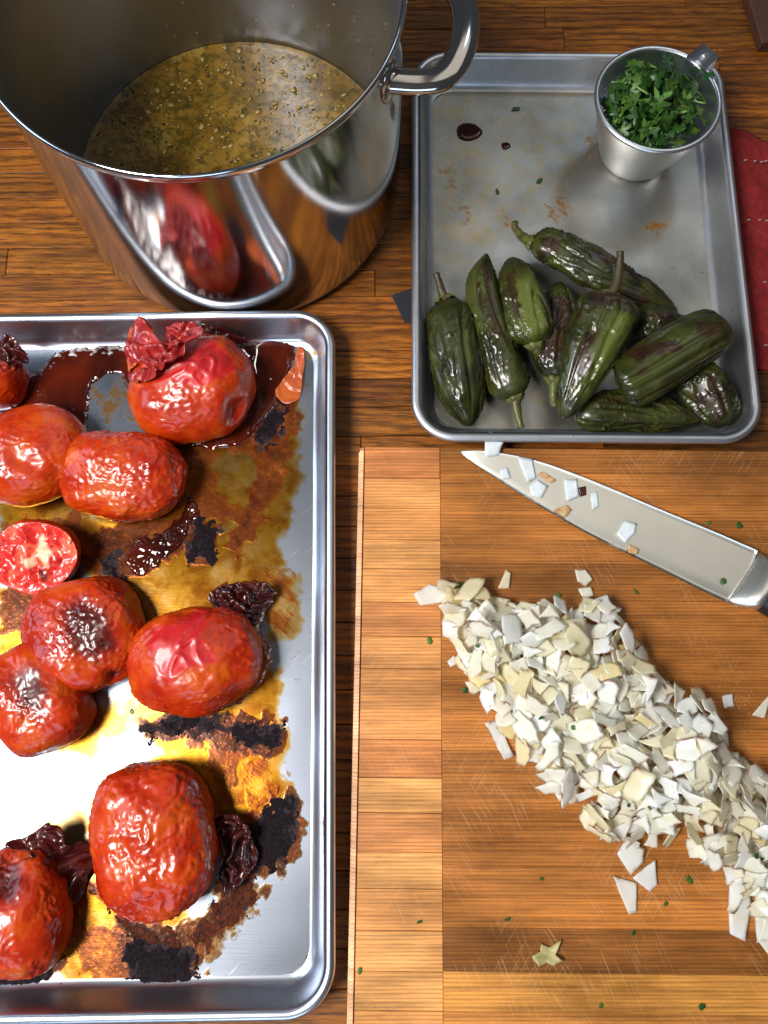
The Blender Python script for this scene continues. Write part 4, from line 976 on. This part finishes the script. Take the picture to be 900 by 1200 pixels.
# ------------------------------------------------------------------ peppers
def pepper(label, spine_px, wpx, zs, seed, stem=None, stem_dark=False, flat=0.78, wr=0.0012, brown=(), light=(), taper=(0.55, 0.92, 1.0, 0.92, 0.70, 0.30), calyx=True, lobes=3):
    """spine from the stem end to the tip in photo pixels, widths in pixels, zs: height of the spine above the pan"""
    n, m = 150, 88
    ctr = np.array([[*P(x, y, PANZ + z)[:2], PANZ + z] for (x, y), z in zip(spine_px, zs)])
    sp = catmull(ctr, n); t = np.linspace(0, 1, n)
    R = wpx / 2 * S(np.mean([y for _, y in spine_px]), np.mean(zs))
    tp = np.interp(t, np.linspace(0, 1, len(taper)), taper)
    k = np.ones(9) / 9; tp = np.convolve(np.pad(tp, 4, 'edge'), k, 'valid')
    rad = R * tp * np.sqrt(np.clip(1 - np.clip(1 - t / 0.13, 0, 1) ** 2, 0, 1)) * np.sqrt(np.clip(1 - np.clip((t - 0.83) / 0.17, 0, 1) ** 2, 0, 1))
    rad = np.maximum(rad, 0.0004)
    tg = np.gradient(sp, axis=0); tg /= np.linalg.norm(tg, axis=1)[:, None]
    sd = np.cross(tg, (0, 0, 1)); sd /= np.linalg.norm(sd, axis=1)[:, None]; up = np.cross(sd, tg)
    L_ = np.linalg.norm(np.diff(sp, axis=0), axis=1).sum()
    ph = np.linspace(0, 2 * math.pi, m, endpoint=False)
    T, PHI = np.meshgrid(t, ph, indexing='ij'); T, PHI = T.ravel(), PHI.ravel()
    i_ = np.repeat(np.arange(n), m)
    u3 = np.c_[np.cos(PHI) * R, np.sin(PHI) * R, T * L_]
    lob = 1 + 0.07 * np.cos(lobes * PHI + seed + 1.2 * T) + 0.12 * fbm(u3 * np.array([40, 40, 22]) + seed * 5, 2)
    fold = 1 - np.abs(noise(np.c_[u3[:, :2] * 75, u3[:, 2] * 13] + seed * 4.3)) * 3.2      # long collapsed creases
    lob -= 0.17 * np.clip(fold, 0, 1) ** 2 * sstep(0.05, 0.3, T) * sstep(1.0, 0.8, T)
    w1 = wrinkle(u3 * np.array([1, 1, 0.32]), 190, seed * 3.7, 0.9); w2 = wrinkle(u3 * np.array([1, 1, 0.6]), 420, seed * 9.1)
    amt = sstep(-0.4, 0.5, fbm(u3 * 55 + seed * 2, 2) + 0.15) * np.clip(rad[i_] / (0.5 * R), 0, 1)
    rr = rad[i_] * lob + wr * amt * (w1 + 0.4 * w2 - 0.6)
    off = sd[i_] * (np.cos(PHI) * rr)[:, None] + up[i_] * (np.sin(PHI) * rr * flat)[:, None]
    v = sp[i_] + off
    v[:, 2] = np.maximum(v[:, 2], PANZ + 0.0006 + 0.0004 * np.cos(PHI))   # never through the pan
    tint = np.zeros((len(v), 3)); topm = sstep(-0.3, 0.3, np.sin(PHI))
    nb_ = fbm(u3 * np.array([70, 70, 30]) + seed, 3)
    tint[:, 0] = 0.85 * sstep(0.2, 0.65, nb_)
    for pl in brown: tint[:, 0] = np.maximum(tint[:, 0], topm * sstep(0.003, -0.003, sdf(PP(pl, PANZ + np.mean(zs) + R * 0.7), v[:, :2]) + 0.002 * n2(v[:, :2], 150, seed, 2)))
    for pl in light: tint[:, 1] = np.maximum(tint[:, 1], topm * sstep(0.006, -0.006, sdf(PP(pl, PANZ + np.mean(zs) + R * 0.7), v[:, :2])))
    tint[:, 1] = np.maximum(tint[:, 1], 0.35 * sstep(0.2, 0.7, fbm(u3 * 30 + seed * 8, 2)))
    base = sp[0].copy(); base[2] = PANZ + 0.0003
    root = thing('green_pepper', label, 'pepper', base, 0, 'roasted green peppers in the small pan')
    f = grid_faces(n, m, wrap_v=True) + [tuple(range(m))[::-1], tuple((n - 1) * m + k for k in range(m))]
    f = [g[::-1] for g in f]
    obj('flesh', mesh('flesh', v - base, f, True, {'tint': tint}), PEPPER, root)
    if stem:
        pts = np.vstack([sp[3][None], [[*P(x, y, PANZ + z)[:2], PANZ + z] for x, y, z in stem]])
        path = catmull(pts, 26); r_ = np.linspace(0.0042, 0.0021, 26); r_[-3:] *= (1.1, 1.2, 1.15)
        V, F = tube(path - base, r_, 14, 1.0); V = V + 0.0004 * np.c_[noise(V * 300), noise(V * 300 + 5), noise(V * 300 + 9)]
        st = obj('stem', mesh('stem', V, F), PEPPER_STEM_DARK if stem_dark else PEPPER_STEM, root)
        if calyx:
            d0 = -tg[2]; V = []; nn_ = 30; s0, u0 = sd[2], up[2]
            for ring_, (rr_, ax_) in enumerate(((0.30, 0.0040), (0.55, 0.0032), (0.80, 0.0018), (1.0, -0.0008))):
                for k_ in range(nn_):
                    a = 2 * math.pi * k_ / nn_; q_ = R * 0.40 * rr_ * (1 + (0.22 * math.cos(6 * a) if ring_ == 3 else 0))
                    V.append(sp[1] + d0 * (ax_ + 0.0004) + s0 * q_ * math.cos(a) + u0 * q_ * flat * math.sin(a))
            cx_ = obj('calyx', mesh('calyx', np.array(V) - base, [g[::-1] for g in grid_faces(4, nn_, wrap_v=True)]), PEPPER_STEM, root)
            md = cx_.modifiers.new('thickness', 'SOLIDIFY'); md.thickness = 0.0006
    return root
pepper('wrinkled green pepper lying straight along the left wall of the small pan', [(523, 352), (531, 390), (538, 440), (550, 500)], 63, [.017, .018, .018, .013], 1, [(518, 342, .020), (511, 320, .024)], True,
       taper=(0.62, 0.92, 1.0, 1.0, 0.88, 0.42))
pepper('slim green pepper with upturned dark tip and stem towards the front', [(604, 466), (592, 435), (578, 385), (566, 335), (570, 297)], 50, [.014, .016, .020, .022, .024], 2, [(606, 484, .012), (611, 502, .010)], False,
       brown=[[(565, 300), (573, 300), (577, 350), (590, 395), (580, 400), (570, 350)]], taper=(0.8, 1.0, 1.0, 0.95, 0.72, 0.25))
pepper('short green pepper with yellowish calyx between slim and broad peppers', [(627, 404), (622, 380), (610, 340), (599, 302)], 56, [.024, .026, .026, .022], 3, [(630, 412, .022), (633, 418, .018)], False,
       light=[[(600, 330), (625, 320), (640, 380), (625, 400), (605, 370)]], brown=[[(592, 318), (602, 316), (612, 370), (604, 372)]], taper=(0.55, 0.95, 1.0, 0.92, 0.76, 0.36))
pepper('long green pepper at the back of the pile with hooked pale stem', [(622, 284), (655, 294), (700, 318), (745, 340), (794, 366)], 47, [.020, .021, .022, .020, .014], 4, [(613, 278, .024), (604, 268, .030), (603, 260, .034)], False,
       brown=[[(632, 278), (655, 280), (655, 296), (636, 298)], [(730, 335), (780, 352), (770, 360), (735, 350)]], taper=(0.75, 1.0, 1.0, 0.90, 0.72, 0.3))
p10 = pepper('dark pepper buried under the middle of the pile', [(650, 445), (652, 405), (655, 370), (655, 330)], 56, [.015, .015, .015, .015], 10, [(648, 462, .013), (650, 476, .010)], False, brown=[[(632, 345), (680, 345), (680, 420), (632, 420)]])
pepper('pepper mostly hidden behind the broad middle pepper with olive stem end', [(742, 372), (765, 382), (795, 395), (815, 402)], 52, [.022, .019, .017, .016], 9, [(735, 362, .030), (724, 350, .034)], False, brown=[[(770, 365), (805, 370), (800, 390), (770, 385)]])
pepper('flattened very wrinkled green pepper on the pan floor in front', [(672, 486), (715, 482), (765, 486), (822, 492)], 52, [.012, .012, .012, .012], 8, None, False, 0.62, 0.0018)
pepper('small green pepper with puckered brown blister near the front right corner', [(812, 432), (826, 452), (840, 475), (850, 500)], 56, [.019, .017, .015, .012], 7, None, False, 0.8, 0.0018, brown=[[(832, 450), (850, 455), (856, 485), (845, 492), (834, 470)]], taper=(0.8, 1.0, 1.0, 0.95, 0.85, 0.6))
pepper('broad green pepper with upright dark stem on top of the pile', [(714, 348), (705, 380), (688, 425), (660, 490)], 74, [.042, .041, .036, .024], 5, [(722, 334, .052), (726, 312, .062), (727, 294, .068)], True,
       brown=[[(688, 345), (735, 345), (730, 362), (690, 362)], [(690, 385), (700, 390), (680, 440), (668, 450), (672, 420)]], light=[[(720, 370), (735, 375), (700, 440), (690, 430)]], taper=(0.80, 1.0, 0.95, 0.84, 0.66, 0.36))
pepper('smooth fat green pepper with dark blister lying across the right of the pile', [(850, 386), (825, 395), (785, 418), (738, 446), (724, 453)], 68, [.036, .038, .038, .036, .034], 6, None, False, 0.82, 0.0007,
       brown=[[(815, 375), (845, 380), (842, 395), (815, 400)], [(735, 405), (790, 400), (800, 412), (745, 425)]], taper=(0.66, 0.92, 1.0, 1.0, 0.92, 0.6))

# ------------------------------------------------------------------ cloths and board at the edges
def cloth(name, poly_w, z0, mat, label, cat, fold=0.003, th=0.0016, sc=30, step=0.0022):
    pw = np.array(poly_w); lo, hi = pw.min(0), pw.max(0)
    nb = 120; b_ = []
    per = np.linalg.norm(np.roll(pw, -1, 0) - pw, axis=1); tot = per.sum()
    for k in range(len(pw)):
        m_ = max(2, int(nb * per[k] / tot))
        for j in range(m_): b_.append(pw[k] * (1 - j / m_) + pw[(k + 1) % len(pw)] * j / m_)
    b_ = np.array(b_); c = b_.mean(0); nr = 40; V = [np.array([[*c]])]
    for i in range(1, nr + 1): V.append(c + (b_ - c) * i / nr)
    V = np.vstack(V); n_ = len(b_); z = z0 + th + fold * np.clip(0.5 + fbm(np.c_[V * sc, np.zeros(len(V))], 3), 0, 2)
    V3 = np.c_[V - c, z]; f = [(0, 1 + k, 1 + (k + 1) % n_) for k in range(n_)] + [tuple(a + 1 for a in g) for g in grid_faces(nr, n_, wrap_v=True)]
    o = obj(name, mesh(name, V3, f), mat, loc=(c[0], c[1], 0)); md = o.modifiers.new('thickness', 'SOLIDIFY'); md.thickness = th * 0.8
    return tag(o, label, cat), c
rc, cc = cloth('red_cloth', [(0.262, 0.240), (0.40, 0.225), (0.42, 0.40), (0.330, 0.418), (0.290, 0.446), (0.258, 0.452)], 0.0, RED_CLOTH, 'dark red stitched cloth on the table beside the pepper pan', 'cloth', 0.0030)
for x_, y_ in [(874, 187), (885, 188), (893, 189), (878, 257), (891, 257), (897, 330), (898, 404), (898, 188), (899, 258)]:
    p_ = P(x_, y_, 0.0065); o = obj('stitch', box(-0.0011, 0.0011, -0.0004, 0.0004, -0.0012, 0.0004, 0.0002), WHITE_THREAD, rc, (p_[0] - cc[0], p_[1] - cc[1], 0.0062))
bp = PP([(459, 345), (486, 331), (560, 400), (486, 382)], 0.002)
cloth('black_cloth', [bp[0], (bp[0][0] + 0.05, bp[0][1] + 0.02), (bp[0][0] + 0.06, bp[0][1] - 0.03), PP([(474, 378)], 0.0)[0]][::-1], 0.0, BLACK_CLOTH, 'corner of a black cloth poking out from under the pepper pan', 'cloth', 0.0, 0.0006)
wb = thing('wooden_board', 'small wooden board with dark border at the back corner of the table', 'board', (*P(868, 0)[:2], 0), 0.12)
obj('border', box(0.0, 0.016, -0.055, 0.16, 0.0004, 0.011, 0.0008), WALNUT, wb)
pn = obj('panel', box(0.0162, 0.14, -0.055, 0.16, 0.0004, 0.0105, 0.0008), BAMBOO, wb); pn.color = (0.36, 0.15, 0.05, 1)

# drops of onion juice on the wet wood beside the heap
DROP = plain('juice_droplet', (0.42, 0.20, 0.06), 0.08, (0.36, 0.16, 0.05), 200)
wet_poly = PP([(700, 690), (760, 690), (830, 760), (885, 790), (900, 880), (868, 870), (840, 815), (790, 775), (735, 715)], BZ)
lo_, hi_ = wet_poly.min(0), wet_poly.max(0)
def on_board(i):
    while True:
        q = RNG.uniform(lo_, hi_)
        if sdf(wet_poly, q[None])[0] < 0.004 * RNG.uniform(0, 1): return np.array([q[0], q[1], BZ]), None
dr = bits('juice_droplets', 420, 0.0002, 0.0007, DROP, None, on_board, 0.5)
tag(dr, 'fine spray of onion juice droplets on the wood behind the heap', 'droplets', kind='stuff')
